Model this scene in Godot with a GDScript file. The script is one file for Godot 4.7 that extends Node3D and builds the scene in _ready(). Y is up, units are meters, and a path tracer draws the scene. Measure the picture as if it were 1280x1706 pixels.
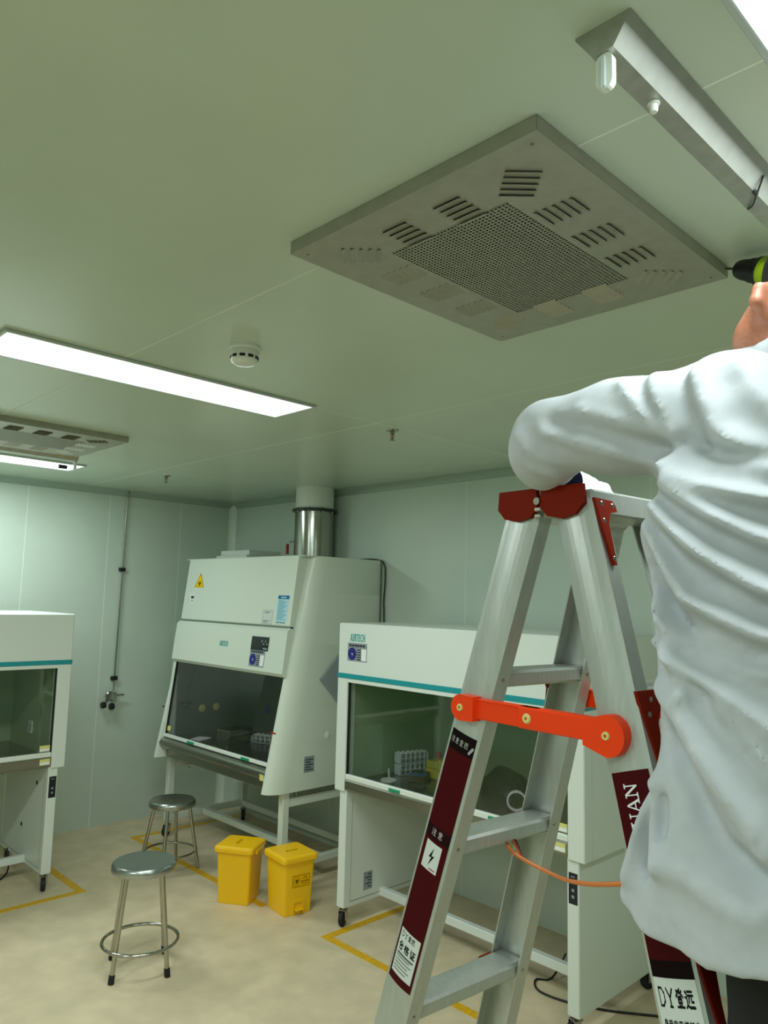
extends Node3D

const CEIL := 2.703
const WALL_B := 3.893
const WALL_A := -6.05
const X_MIN := -1.9
const Z_MAX := 1.9
var M := {}
var names := {}
var rng := RandomNumberGenerator.new()

func _ready():
	rng.seed = 7
	# ---- camera ----
	var cam := Camera3D.new()
	cam.name = "camera"
	var fw := dir_from(44.055, 6.548)
	var rt := Vector3(cos(deg_to_rad(44.055)), 0, sin(deg_to_rad(44.055)))
	var up := rt.cross(fw)
	var ro := deg_to_rad(1.448)
	var r2 := rt * cos(ro) + up * sin(ro)
	var u2 := -rt * sin(ro) + up * cos(ro)
	cam.transform = Transform3D(Basis(r2, u2, -fw), Vector3(0, 1.853, 0))
	cam.keep_aspect = Camera3D.KEEP_HEIGHT
	cam.fov = 2.0 * rad_to_deg(atan(853.0 / 1259.6))
	cam.near = 0.05
	cam.far = 60.0
	add_child(cam)
	cam.current = true
	# ---- environment: a closed room, the only light is its lamps ----
	var we := WorldEnvironment.new()
	we.name = "environment"
	var en := Environment.new()
	en.background_mode = Environment.BG_COLOR
	en.background_color = Color(0.02, 0.022, 0.02)
	en.ambient_light_source = Environment.AMBIENT_SOURCE_DISABLED
	en.tonemap_mode = Environment.TONE_MAPPER_LINEAR
	en.tonemap_exposure = 1.0
	en.sdfgi_enabled = true
	en.ssao_enabled = true
	en.ssil_enabled = true
	we.environment = en
	add_child(we)
	make_materials()
	# ---- ceiling lights (each a glowing panel and an area light of its size) ----
	var lamps := [
		[Vector3(1.415, CEIL, -2.742), "long lit ceiling light panel in front of the smoke detector"],
		[Vector3(1.415, CEIL, -0.225), "lit ceiling light panel at the photo's top right corner beside the lamp trough"],
		[Vector3(1.415, CEIL, -5.2), "distant lit ceiling light panel behind the far lamp trough, near the back wall"],
		[Vector3(-0.75, CEIL, -2.742), "lit ceiling light panel in the row out of view at the left"],
		[Vector3(-0.75, CEIL, -0.225), "lit ceiling light panel out of view behind the photographer"]]
	for l in lamps:
		ceiling_light(l[0], l[1])
	build_room()
	ceiling_things()
	clean_benches()
	safety_cabinet()
	bench_contents()
	floor_things()
	ladder()
	person()
	drill()
	cords()

func dir_from(yaw: float, pitch: float) -> Vector3:
	var a := deg_to_rad(yaw)
	var b := deg_to_rad(pitch)
	return Vector3(sin(a) * cos(b), sin(b), -cos(a) * cos(b))

# ------------------------------------------------------------------ nodes
func numbered(n: String) -> String:
	if not names.has(n):
		names[n] = 0
		return n
	names[n] += 1
	return "%s_%03d" % [n, names[n]]

func tag(o: Node, label: String, category: String, group := "", kind := ""):
	if label: o.set_meta("label", label)
	if category: o.set_meta("category", category)
	if group: o.set_meta("group", group)
	if kind: o.set_meta("kind", kind)

func thing(called: String, label: String, category: String, at := Vector3.ZERO, turn := 0.0, group := "") -> Node3D:
	var o := Node3D.new()
	o.name = numbered(called)
	add_child(o)
	o.position = at
	o.rotation.y = turn
	tag(o, label, category, group)
	return o

func part(called: String, st: SurfaceTool, m: Material, parent: Node, label := "") -> MeshInstance3D:
	var o := MeshInstance3D.new()
	st.generate_normals()
	o.mesh = st.commit()
	o.material_override = m
	o.name = called
	parent.add_child(o, true)
	if label: o.set_meta("label", label)
	return o

func part_mesh(called: String, mesh: Mesh, m: Material, parent: Node, xf := Transform3D()) -> MeshInstance3D:
	var o := MeshInstance3D.new()
	o.mesh = mesh
	o.material_override = m
	o.name = called
	parent.add_child(o, true)
	o.transform = xf
	return o

func single(called: String, st: SurfaceTool, m: Material, label: String, category: String, at := Vector3.ZERO, turn := 0.0, group := "") -> MeshInstance3D:
	var o := part(numbered(called), st, m, self)
	o.position = at
	o.rotation.y = turn
	tag(o, label, category, group)
	return o

func struct(called: String, st: SurfaceTool, m: Material) -> MeshInstance3D:
	var o := part(called, st, m, self)
	o.set_meta("kind", "structure")
	return o

# ------------------------------------------------------------------ shapes
func S() -> SurfaceTool:
	var s := SurfaceTool.new()
	s.begin(Mesh.PRIMITIVE_TRIANGLES)
	s.set_smooth_group(-1)
	return s

func tri(s: SurfaceTool, a: Vector3, b: Vector3, c: Vector3, o: Vector3):
	if (b - a).cross(c - a).dot(o) > 0.0:
		s.add_vertex(a); s.add_vertex(c); s.add_vertex(b)
	else:
		s.add_vertex(a); s.add_vertex(b); s.add_vertex(c)

func quad(s: SurfaceTool, a: Vector3, b: Vector3, c: Vector3, d: Vector3, o: Vector3):
	tri(s, a, b, c, o)
	tri(s, a, c, d, o)

func cbox(s: SurfaceTool, c: Vector3, size: Vector3, b := 0.003, bs := Basis()):
	var h := size * 0.5
	b = minf(b, minf(h.x, minf(h.y, h.z)) * 0.9)
	var v := func(ax: int, g: Vector3) -> Vector3:
		var q := Vector3(h.x - b, h.y - b, h.z - b)
		q[ax] = h[ax]
		return c + bs * (q * g)
	for ax in 3:
		var u := (ax + 1) % 3
		var w := (ax + 2) % 3
		for sg in [-1.0, 1.0]:
			var p := []
			for k in [[-1.0, -1.0], [1.0, -1.0], [1.0, 1.0], [-1.0, 1.0]]:
				var g := Vector3.ONE
				g[ax] = sg; g[u] = k[0]; g[w] = k[1]
				p.append(v.call(ax, g))
			var n := Vector3.ZERO
			n[ax] = sg
			quad(s, p[0], p[1], p[2], p[3], bs * n)
		for s1 in [-1.0, 1.0]:
			for s2 in [-1.0, 1.0]:
				var g0 := Vector3.ONE
				g0[u] = s1; g0[w] = s2; g0[ax] = -1.0
				var g1 := g0
				g1[ax] = 1.0
				var n2 := Vector3.ZERO
				n2[u] = s1; n2[w] = s2
				quad(s, v.call(u, g0), v.call(u, g1), v.call(w, g1), v.call(w, g0), bs * n2)
	for x in [-1.0, 1.0]:
		for y in [-1.0, 1.0]:
			for z in [-1.0, 1.0]:
				var g := Vector3(x, y, z)
				tri(s, v.call(0, g), v.call(1, g), v.call(2, g), bs * g)

func box(a: Vector3, b: Vector3, bev := 0.003) -> SurfaceTool:
	var s := S()
	cbox(s, (a + b) * 0.5, (b - a).abs(), bev)
	return s

func bx(s: SurfaceTool, a: Vector3, b: Vector3, bev := 0.003):
	cbox(s, (a + b) * 0.5, (b - a).abs(), bev)

func tube(s: SurfaceTool, pts: Array, r, seg := 10, closed := false):
	var n := pts.size()
	var rings := []
	var nrm := Vector3.ZERO
	for i in n:
		var t: Vector3
		if closed:
			t = (pts[(i + 1) % n] - pts[(i - 1 + n) % n]).normalized()
		else:
			t = (pts[mini(i + 1, n - 1)] - pts[maxi(i - 1, 0)]).normalized()
		if i == 0:
			nrm = t.cross(Vector3.UP if absf(t.y) < 0.9 else Vector3.RIGHT).normalized()
		else:
			nrm = (nrm - t * nrm.dot(t)).normalized()
		var bn := t.cross(nrm)
		var rr: float = r[i] if r is Array else r
		var ring := []
		for k in seg:
			var a := TAU * k / seg
			ring.append(pts[i] + (nrm * cos(a) + bn * sin(a)) * rr)
		rings.append(ring)
	s.set_smooth_group(0)
	for i in (n if closed else n - 1):
		var j := (i + 1) % n
		for k in seg:
			var l := (k + 1) % seg
			var mid: Vector3 = (rings[i][k] + rings[j][l]) * 0.5
			quad(s, rings[i][k], rings[j][k], rings[j][l], rings[i][l], mid - (pts[i] + pts[j]) * 0.5)
	s.set_smooth_group(-1)
	if not closed:
		for e in [0, n - 1]:
			var o: Vector3 = (pts[0] - pts[1]) if e == 0 else (pts[n - 1] - pts[n - 2])
			for k in seg:
				tri(s, pts[e], rings[e][k], rings[e][(k + 1) % seg], o)

func lathe(s: SurfaceTool, prof: Array, seg := 24, c := Vector3.ZERO, bs := Basis()):
	var grp := 1
	for i in prof.size() - 1:
		var p: Vector2 = prof[i]
		var q: Vector2 = prof[i + 1]
		if i > 0:
			var d0: Vector2 = (p - prof[i - 1]).normalized()
			var d1: Vector2 = (q - p).normalized()
			if d0.dot(d1) < 0.75: grp += 1
		s.set_smooth_group(grp)
		var dn := Vector2((q - p).y, -(q - p).x)
		for k in seg:
			var a0 := TAU * k / seg
			var a1 := TAU * (k + 1) / seg
			var e0 := Vector3(cos(a0), 0, sin(a0))
			var e1 := Vector3(cos(a1), 0, sin(a1))
			var va: Vector3 = c + bs * (e0 * p.x + Vector3.UP * p.y)
			var vb: Vector3 = c + bs * (e1 * p.x + Vector3.UP * p.y)
			var vc: Vector3 = c + bs * (e1 * q.x + Vector3.UP * q.y)
			var vd: Vector3 = c + bs * (e0 * q.x + Vector3.UP * q.y)
			var o: Vector3 = bs * ((e0 + e1) * 0.5 * dn.x + Vector3.UP * dn.y)
			if p.x < 1e-5:
				tri(s, va, vc, vd, o)
			elif q.x < 1e-5:
				tri(s, va, vb, vc, o)
			else:
				quad(s, va, vb, vc, vd, o)
	s.set_smooth_group(-1)

# polygon in the plane (ux, uy), pushed along uz from w0 to w1
func prism(s: SurfaceTool, poly: Array, w0: float, w1: float, xf := Transform3D(), smooth := false):
	var pk := PackedVector2Array(poly)
	var idx := Geometry2D.triangulate_polygon(pk)
	var cw := Geometry2D.is_polygon_clockwise(pk)
	for k in range(0, idx.size(), 3):
		for w in [[w0, -1.0], [w1, 1.0]]:
			var a := xf * Vector3(poly[idx[k]].x, poly[idx[k]].y, w[0])
			var b := xf * Vector3(poly[idx[k + 1]].x, poly[idx[k + 1]].y, w[0])
			var c := xf * Vector3(poly[idx[k + 2]].x, poly[idx[k + 2]].y, w[0])
			tri(s, a, b, c, xf.basis * Vector3(0, 0, w[1] * signf(w1 - w0)))
	if smooth: s.set_smooth_group(3)
	for i in poly.size():
		var p: Vector2 = poly[i]
		var q: Vector2 = poly[(i + 1) % poly.size()]
		var d := q - p
		var n := Vector2(d.y, -d.x) * (-1.0 if cw else 1.0)
		quad(s, xf * Vector3(p.x, p.y, w0), xf * Vector3(q.x, q.y, w0), xf * Vector3(q.x, q.y, w1), xf * Vector3(p.x, p.y, w1), xf.basis * Vector3(n.x, n.y, 0))
	s.set_smooth_group(-1)

func rrect(w: float, h: float, r: float, seg := 4, cx := 0.0, cy := 0.0) -> Array:
	var out := []
	for k in 4:
		var c := Vector2((w * 0.5 - r) * (1 if k in [0, 3] else -1), (h * 0.5 - r) * (1 if k in [0, 1] else -1))
		for i in seg + 1:
			var a := PI * 0.5 * (k + float(i) / seg)
			out.append(c + Vector2(cos(a), sin(a)) * r + Vector2(cx, cy))
	return out

# horizontal outlines (x, z) at heights; smooth round the side, capped at both ends
func loft(s: SurfaceTool, polys: Array, ys: Array, smooth := true, cap := true):
	var n: int = polys[0].size()
	for i in polys.size() - 1:
		var ctr := Vector3.ZERO
		for k in n: ctr += Vector3(polys[i][k].x, 0, polys[i][k].y) / n
		s.set_smooth_group(10 + i if smooth else -1)
		for k in n:
			var l := (k + 1) % n
			var a := Vector3(polys[i][k].x, ys[i], polys[i][k].y)
			var b := Vector3(polys[i][l].x, ys[i], polys[i][l].y)
			var c := Vector3(polys[i + 1][l].x, ys[i + 1], polys[i + 1][l].y)
			var d := Vector3(polys[i + 1][k].x, ys[i + 1], polys[i + 1][k].y)
			var m := (a + b) * 0.5 - ctr
			m.y = 0
			var o := m
			if absf(ys[i + 1] - ys[i]) < 1e-5:
				o = Vector3.UP * signf(1.0)
			quad(s, a, b, c, d, o)
	s.set_smooth_group(-1)
	if cap:
		for e in [0, polys.size() - 1]:
			var idx := Geometry2D.triangulate_polygon(PackedVector2Array(polys[e]))
			for k in range(0, idx.size(), 3):
				var q := []
				for j in 3: q.append(Vector3(polys[e][idx[k + j]].x, ys[e], polys[e][idx[k + j]].y))
				tri(s, q[0], q[1], q[2], Vector3.DOWN if e == 0 else Vector3.UP)

func curve(pts: Array, n := 24) -> Array:
	var c := Curve3D.new()
	for i in pts.size():
		var t: Vector3 = (pts[mini(i + 1, pts.size() - 1)] - pts[maxi(i - 1, 0)]) / 6.0
		c.add_point(pts[i], -t, t)
	var out := []
	var L := c.get_baked_length()
	for i in n + 1: out.append(c.sample_baked(L * i / n, true))
	return out

# ------------------------------------------------------------------ materials
func mat(c: Color, rough := 0.5, metal := 0.0, spec := 0.5) -> StandardMaterial3D:
	var m := StandardMaterial3D.new()
	m.albedo_color = c
	m.roughness = rough
	m.metallic = metal
	m.metallic_specular = spec
	return m

func noise_tex(freq: float, ramp: Array, size := 256, seed_ := 1, octaves := 4) -> NoiseTexture2D:
	var f := FastNoiseLite.new()
	f.seed = seed_
	f.frequency = freq
	f.fractal_octaves = octaves
	var t := NoiseTexture2D.new()
	t.noise = f
	t.width = size
	t.height = size
	t.seamless = true
	var g := Gradient.new()
	g.set_color(0, ramp[0])
	g.set_color(1, ramp[1])
	t.color_ramp = g
	return t

func grain(m: StandardMaterial3D, freq: float, lo: float, scale: float, seed_ := 1, stretch := Vector3.ONE) -> StandardMaterial3D:
	m.albedo_texture = noise_tex(freq, [Color(lo, lo, lo), Color.WHITE], 256, seed_)
	m.uv1_triplanar = true
	m.uv1_world_triplanar = true
	m.uv1_scale = stretch * scale
	return m

func make_materials():
	M.wall = grain(mat(Color(0.775, 0.83, 0.775), 0.36), 0.01, 0.965, 0.5, 3)
	M.ceil = grain(mat(Color(0.77, 0.825, 0.75), 0.24), 0.01, 0.97, 0.4, 4)
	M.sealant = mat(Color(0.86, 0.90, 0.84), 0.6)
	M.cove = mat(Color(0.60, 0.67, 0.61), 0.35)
	M.floor = grain(mat(Color(0.86, 0.795, 0.655), 0.42), 0.02, 0.9, 0.9, 5)
	M.lamp = mat(Color(1, 1, 1), 0.5)
	M.lamp.emission_enabled = true
	M.lamp.emission = Color(0.96, 1.0, 1.0)
	M.lamp.emission_energy_multiplier = 1.6
	M.lamp_frame = mat(Color(0.72, 0.76, 0.74), 0.35, 0.2)
	M.grille = grain(mat(Color(0.66, 0.66, 0.60), 0.40, 0.35), 0.03, 0.93, 2.0, 6)
	M.housing = mat(Color(0.55, 0.56, 0.52), 0.45, 0.6)
	M.filter = mat(Color(0.72, 0.72, 0.66), 0.9)
	M.trough = grain(mat(Color(0.70, 0.71, 0.67), 0.34, 0.45), 0.03, 0.9, 2.5, 8)
	M.white_plastic = mat(Color(0.86, 0.88, 0.84), 0.4)
	M.clear_plastic = mat(Color(0.88, 0.93, 0.93, 0.55), 0.12)
	M.clear_plastic.transparency = BaseMaterial3D.TRANSPARENCY_ALPHA
	M.bench = mat(Color(0.84, 0.87, 0.835), 0.33)
	M.bsc = mat(Color(0.82, 0.855, 0.80), 0.30)
	M.teal = mat(Color(0.10, 0.56, 0.58), 0.4)
	M.teal_ink = mat(Color(0.16, 0.58, 0.55), 0.5)
	M.steel = grain(mat(Color(0.63, 0.63, 0.58), 0.26, 0.95), 0.02, 0.9, 3.0, 9, Vector3(1, 6, 6))
	M.chrome = mat(Color(0.70, 0.69, 0.65), 0.14, 1.0)
	M.steel_seat = mat(Color(0.66, 0.68, 0.66), 0.24, 0.95)
	M.duct_steel = mat(Color(0.66, 0.67, 0.63), 0.17, 1.0)
	M.work_steel = mat(Color(0.34, 0.36, 0.35), 0.22, 0.8)
	M.dark_steel = mat(Color(0.24, 0.26, 0.25), 0.35, 0.6)
	M.inside = mat(Color(0.62, 0.72, 0.58), 0.35, 0.1)
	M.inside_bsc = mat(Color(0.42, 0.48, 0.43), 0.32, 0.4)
	M.glass = mat(Color(0.05, 0.24, 0.08, 0.13), 0.03)
	M.glass.transparency = BaseMaterial3D.TRANSPARENCY_ALPHA
	M.glass_bsc = mat(Color(0.02, 0.07, 0.04, 0.17), 0.03)
	M.glass_bsc.transparency = BaseMaterial3D.TRANSPARENCY_ALPHA
	M.black = mat(Color(0.03, 0.03, 0.035), 0.5)
	M.rubber = mat(Color(0.05, 0.05, 0.06), 0.7)
	M.green = mat(Color(0.03, 0.55, 0.38), 0.4)
	M.tape = grain(mat(Color(0.93, 0.72, 0.08), 0.5), 0.05, 0.82, 3.0, 11)
	M.bin = mat(Color(0.96, 0.75, 0.03), 0.42)
	M.bin.subsurf_scatter_enabled = true
	M.bin.subsurf_scatter_strength = 0.05
	M.navy = mat(Color(0.04, 0.06, 0.13), 0.35)
	M.label_yellow = mat(Color(0.84, 0.82, 0.50), 0.5)
	M.gold_sticker = mat(Color(0.78, 0.62, 0.16), 0.5)
	M.paper = mat(Color(0.90, 0.91, 0.90), 0.7)
	M.silver_sticker = mat(Color(0.58, 0.62, 0.64), 0.4, 0.3)
	M.blue_ink = mat(Color(0.07, 0.10, 0.45), 0.5)
	M.dark_ink = mat(Color(0.12, 0.14, 0.14), 0.5)
	M.screen = mat(Color(0.08, 0.11, 0.11), 0.15)
	M.alu = grain(mat(Color(0.745, 0.765, 0.735), 0.36, 0.55), 0.02, 0.94, 2.0, 12, Vector3(6, 1, 6))
	M.orange = mat(Color(0.95, 0.26, 0.07), 0.42, 0.0, 0.3)
	M.red = mat(Color(0.46, 0.115, 0.045), 0.5, 0.0, 0.15)
	M.maroon = mat(Color(0.30, 0.03, 0.07), 0.3)
	M.coat = grain(mat(Color(0.735, 0.755, 0.765), 0.82), 0.06, 0.955, 3.0, 13)
	M.coat.rim_enabled = true
	M.coat.rim = 0.15
	M.skin = grain(mat(Color(0.80, 0.52, 0.40), 0.5), 0.08, 0.86, 6.0, 14)
	M.skin.subsurf_scatter_enabled = true
	M.skin.subsurf_scatter_strength = 0.12
	M.hair = grain(mat(Color(0.07, 0.055, 0.05), 0.6), 0.2, 0.6, 14.0, 15)
	M.trousers = mat(Color(0.035, 0.038, 0.042), 0.8)
	M.glove = grain(mat(Color(0.86, 0.88, 0.86), 0.9), 0.15, 0.9, 8.0, 16)
	M.sweater = mat(Color(0.02, 0.03, 0.09), 0.9, 0.0, 0.1)
	M.drill = mat(Color(0.03, 0.032, 0.05), 0.45)
	M.lime = mat(Color(0.62, 0.75, 0.06), 0.45)
	M.cord_orange = mat(Color(0.82, 0.45, 0.18), 0.5)
	M.brown = mat(Color(0.28, 0.15, 0.09), 0.5)
	M.blue_paper = mat(Color(0.20, 0.34, 0.55), 0.6)
	M.red_cap = mat(Color(0.70, 0.12, 0.10), 0.4)
	M.yellow_tips = mat(Color(0.78, 0.74, 0.16, 0.8), 0.3)
	M.yellow_tips.transparency = BaseMaterial3D.TRANSPARENCY_ALPHA
	M.bag = mat(Color(0.025, 0.03, 0.033), 0.4, 0.0, 0.3)
	M.folder = grain(mat(Color(0.60, 0.64, 0.65), 0.5), 0.2, 0.85, 5.0, 17)

# ------------------------------------------------------------------ printed pictures
func canvas(w: int, h: int, c: Color) -> Image:
	var im := Image.create(w, h, false, Image.FORMAT_RGB8)
	im.fill(c)
	return im

func ln(im: Image, a: Vector2, b: Vector2, t: float, c: Color):
	var lo := Vector2(minf(a.x, b.x), minf(a.y, b.y)) - Vector2(t, t)
	var hi := Vector2(maxf(a.x, b.x), maxf(a.y, b.y)) + Vector2(t, t)
	for y in range(maxi(0, int(lo.y)), mini(im.get_height(), int(hi.y) + 2)):
		for x in range(maxi(0, int(lo.x)), mini(im.get_width(), int(hi.x) + 2)):
			var p := Vector2(x + 0.5, y + 0.5)
			if Geometry2D.get_closest_point_to_segment(p, a, b).distance_to(p) <= t * 0.5:
				im.set_pixel(x, y, c)

const GLYPH := {
	"医": [1,1,9,1, 1,1,1,9, 1,9,9,9, 4,2,3,4, 3,3.5,8,3.5, 2.5,5.5,8.5,5.5, 5.5,3.5,5.5,5.5, 5.5,5.5,3,8, 5.5,5.5,8,8],
	"疗": [5,0,5,1, 2,1.5,9,1.5, 2,1.5,2,6, 2,6,1,9, 0.5,3,1.2,4, 0.5,6.5,2,5.5, 4,4,8,4, 8,4,6,6, 6,6,6,9, 6,9,5,8.5],
	"废": [5,0,5,1, 1.5,1.5,9,1.5, 1.5,1.5,1.5,6, 1.5,6,0.5,9, 3,4.5,9,4.5, 5,2.5,5,5, 5,5,3,9, 4.5,6,7.5,6, 7.5,6,4,9, 5,7,9,9, 7,2.5,8,3.5],
	"物": [2.5,0,2.5,10, 1,2,1,3.5, 1,3,4,3, 0.5,6,4,5, 6,0,4.5,3, 5.5,2,9,2, 9,2,8.5,9, 8.5,9,7.5,8.5, 7,2,5,6, 8,3,5.5,8],
	"登": [2,1,4,1, 4,1,1,4, 6,0,5,2, 5,1,9,4, 8,1,6.5,2.2, 3.5,4,6.5,4, 3,5.2,7,5.2, 3,5.2,3,7, 7,5.2,7,7, 3,7,7,7, 3.5,7.4,4.2,8.8, 6.5,7.4,5.8,8.8, 1,9.3,9,9.3],
	"远": [3.5,1,8.5,1, 3,3,9,3, 5,3,4,6.5, 7,3,7,6.3, 7,6.3,9,6.3, 1,1,2,2, 0.5,4,2,4, 2,4,2,8, 0.5,9.2,2,8, 2,8,4,9.2, 4,9.2,9.5,9.2],
	"合": [5,0,0.5,4, 5,0,9.5,4, 3,4,7,4, 2.5,5.5,7.5,5.5, 2.5,5.5,2.5,9.5, 7.5,5.5,7.5,9.5, 2.5,9.5,7.5,9.5],
	"格": [2.2,0,2.2,10, 0.5,2.5,4,2.5, 2.2,3,0.5,6, 2.2,3.5,3.8,5, 6,0.5,4.5,3, 6,1.5,9,1.5, 9,1.5,4.5,6, 5.5,2.8,9.5,6, 5.5,6.3,8.8,6.3, 5.5,6.3,5.5,9.5, 8.8,6.3,8.8,9.5, 5.5,9.5,8.8,9.5],
	"证": [1,0.5,2,1.5, 0.5,3.5,2.3,3.5, 2.3,3.5,2.3,9, 2.3,9,3.4,8, 4,1.5,9.5,1.5, 7,1.5,7,9, 7,5,9.2,5, 5,4.5,5,9, 3.8,9.2,9.8,9.2],
	"注": [1,1,2,2, 0.5,4,1.5,5, 0.5,9,2.5,6, 6,0,7,1, 4,2.5,9,2.5, 4.2,5.5,8.8,5.5, 6.5,2.5,6.5,9, 3.5,9,9.5,9],
	"意": [5,0,5,1, 2,1.2,8,1.2, 3.5,1.8,4,2.8, 6.5,1.8,6,2.8, 1,3,9,3, 3,4,7,4, 3,4,3,6.5, 7,4,7,6.5, 3,5.2,7,5.2, 3,6.5,7,6.5, 2,7.5,1.2,9, 3.5,7.5,4,9.3, 4,9.3,7,9.3, 8,7.5,9,8.8],
	"家": [5,0,5,1, 1,1.2,9,1.2, 1,1.2,1,2.5, 9,1.2,9,2.5, 2.5,3,7.5,3, 5,3,1,6, 4.5,4,6,6, 6,6,5,9.5, 5,5,1,8, 5.5,6.5,2,9.5, 8,4,6,5.5, 6,5.5,9.5,8.5],
	"居": [1.5,1,8.5,1, 8.5,1,8.5,3, 1.5,3,8.5,3, 1.5,1,1.5,6, 1.5,6,0.5,9.5, 3,4.8,9,4.8, 6,3.3,6,6.5, 3.8,6.5,8.2,6.5, 3.8,6.5,3.8,9.5, 8.2,6.5,8.2,9.5, 3.8,9.5,8.2,9.5],
	"旗": [2.5,0,3,1, 0.5,1.8,4.8,1.8, 2,1.8,1.8,5, 1.8,5,0.5,9, 2,4,4,4, 4,4,3.5,9, 6,0,5,2, 5.8,1,9.5,1, 5.2,3.2,9.5,3.2, 6,2.5,6,7.5, 8.7,2.5,8.7,7.5, 6,5,8.7,5, 5,7.5,9.8,7.5, 6.2,8,5.2,9.5, 8.3,8,9.5,9.5],
	"舰": [2.5,0,2,1, 1,1.5,4,1.5, 1,1.5,1,6, 1,6,0.5,9, 4,1.5,4,9.5, 0.3,5,5,5, 2.4,2.5,2.8,3.5, 2.4,6,2.8,7, 5.8,1,9.2,1, 5.8,1,5.8,6, 9.2,1,9.2,6, 7.5,2.5,7.3,6, 7.3,6,5.2,9.5, 7.8,6,7.8,9, 7.8,9,9.8,9, 9.8,9,9.8,8],
	"店": [5,0,5,1, 1.2,1.3,9.2,1.3, 1.2,1.3,1.2,6, 1.2,6,0.3,9.5, 5.5,2.2,5.5,5.5, 5.5,3.7,8.8,3.7, 3.2,5.5,8.8,5.5, 3.2,5.5,3.2,9.5, 8.8,5.5,8.8,9.5, 3.2,9.5,8.8,9.5],
	"D": [1,0.3,1,9.7, 1,0.3,5,0.3, 5,0.3,8,3, 8,3,8,7, 8,7,5,9.7, 5,9.7,1,9.7],
	"Y": [0.3,0.3,4.2,5, 8.2,0.3,4.2,5, 4.2,5,4.2,9.7, 2.6,9.7,5.8,9.7],
}

func glyphs(im: Image, text: String, x: float, y: float, size: float, gap: float, t: float, c: Color):
	for ch in text:
		var g: Array = GLYPH[ch]
		for k in range(0, g.size(), 4):
			ln(im, Vector2(x + g[k] * size / 10.0, y + g[k + 1] * size / 10.0), Vector2(x + g[k + 2] * size / 10.0, y + g[k + 3] * size / 10.0), t, c)
		x += size + gap

func biohazard(im: Image, c: Vector2, r: float, col: Color):
	for y in range(int(c.y - r * 1.2), int(c.y + r * 1.2)):
		for x in range(int(c.x - r * 1.2), int(c.x + r * 1.2)):
			if x < 0 or y < 0 or x >= im.get_width() or y >= im.get_height(): continue
			var p := (Vector2(x + 0.5, y + 0.5) - c) / r
			var on := false
			for k in 3:
				var a := -PI / 2 + TAU * k / 3
				var q := Vector2(cos(a), sin(a))
				var dd := p.distance_to(q * 0.48)
				var open := p.dot(q) > 0.78 and absf(p.dot(Vector2(-q.y, q.x))) < 0.22
				if dd < 0.50 and p.distance_to(q * 0.60) > 0.36 and not open: on = true
			var rl := p.length()
			if absf(rl - 0.44) < 0.055: on = true
			if rl < 0.10: on = false
			if on: im.set_pixel(x, y, col)

func print_mat(im: Image, rough := 0.45) -> StandardMaterial3D:
	var m := mat(Color.WHITE, rough, 0.0, 0.2)
	im.generate_mipmaps()
	m.albedo_texture = ImageTexture.create_from_image(im)
	return m

# a flat print w x h lying in the local xy plane of xf (facing its +z)
func sticker(called: String, m: Material, w: float, h: float, parent: Node, xf: Transform3D) -> MeshInstance3D:
	var q := QuadMesh.new()
	q.size = Vector2(w, h)
	return part_mesh(called, q, m, parent, xf)

func text_part(called: String, text: String, size: float, m: Material, parent: Node, xf: Transform3D, font := "Droid Sans", weight := 700, squeeze := 1.0) -> MeshInstance3D:
	var t := TextMesh.new()
	var f := SystemFont.new()
	f.font_names = PackedStringArray([font])
	f.font_weight = weight
	t.font = f
	t.text = text
	t.font_size = 32
	t.pixel_size = size / 32.0
	t.depth = 0.0012
	xf.basis = xf.basis * Basis.from_scale(Vector3(squeeze, 1, 1))
	return part_mesh(called, t, m, parent, xf)

# ------------------------------------------------------------------ ceiling light
func ceiling_light(at: Vector3, label: String):
	var t := thing("ceiling_light", label, "ceiling light", at, 0.0, "ceiling light panels")
	var L := 1.285
	var W := 0.285
	var s := S()
	for k in [[Vector3(-L / 2 - 0.012, -0.012, -W / 2 - 0.012), Vector3(L / 2 + 0.012, 0, -W / 2)], [Vector3(-L / 2 - 0.012, -0.012, W / 2), Vector3(L / 2 + 0.012, 0, W / 2 + 0.012)],
			[Vector3(-L / 2 - 0.012, -0.012, -W / 2), Vector3(-L / 2, 0, W / 2)], [Vector3(L / 2, -0.012, -W / 2), Vector3(L / 2 + 0.012, 0, W / 2)]]:
		bx(s, k[0], k[1], 0.002)
	part("frame", s, M.lamp_frame, t)
	part("diffuser", box(Vector3(-L / 2, -0.009, -W / 2), Vector3(L / 2, -0.002, W / 2), 0.001), M.lamp, t)
	var a := AreaLight3D.new()
	a.name = numbered("panel_glow")
	a.area_size = Vector2(L, W)
	a.light_color = Color(0.945, 0.995, 1.0)
	a.light_energy = 2.6
	a.area_range = 14.0
	a.area_attenuation = 2.0
	a.shadow_enabled = true
	add_child(a)
	a.position = at + Vector3(0, -0.016, 0)
	a.rotation_degrees = Vector3(-90, 0, 0)

# ------------------------------------------------------------------ the room
const OPENINGS := [Vector3(1.452, CEIL, -1.066), Vector3(1.415, CEIL, -4.28)]   # where the air diffusers' housings pass the ceiling
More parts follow.
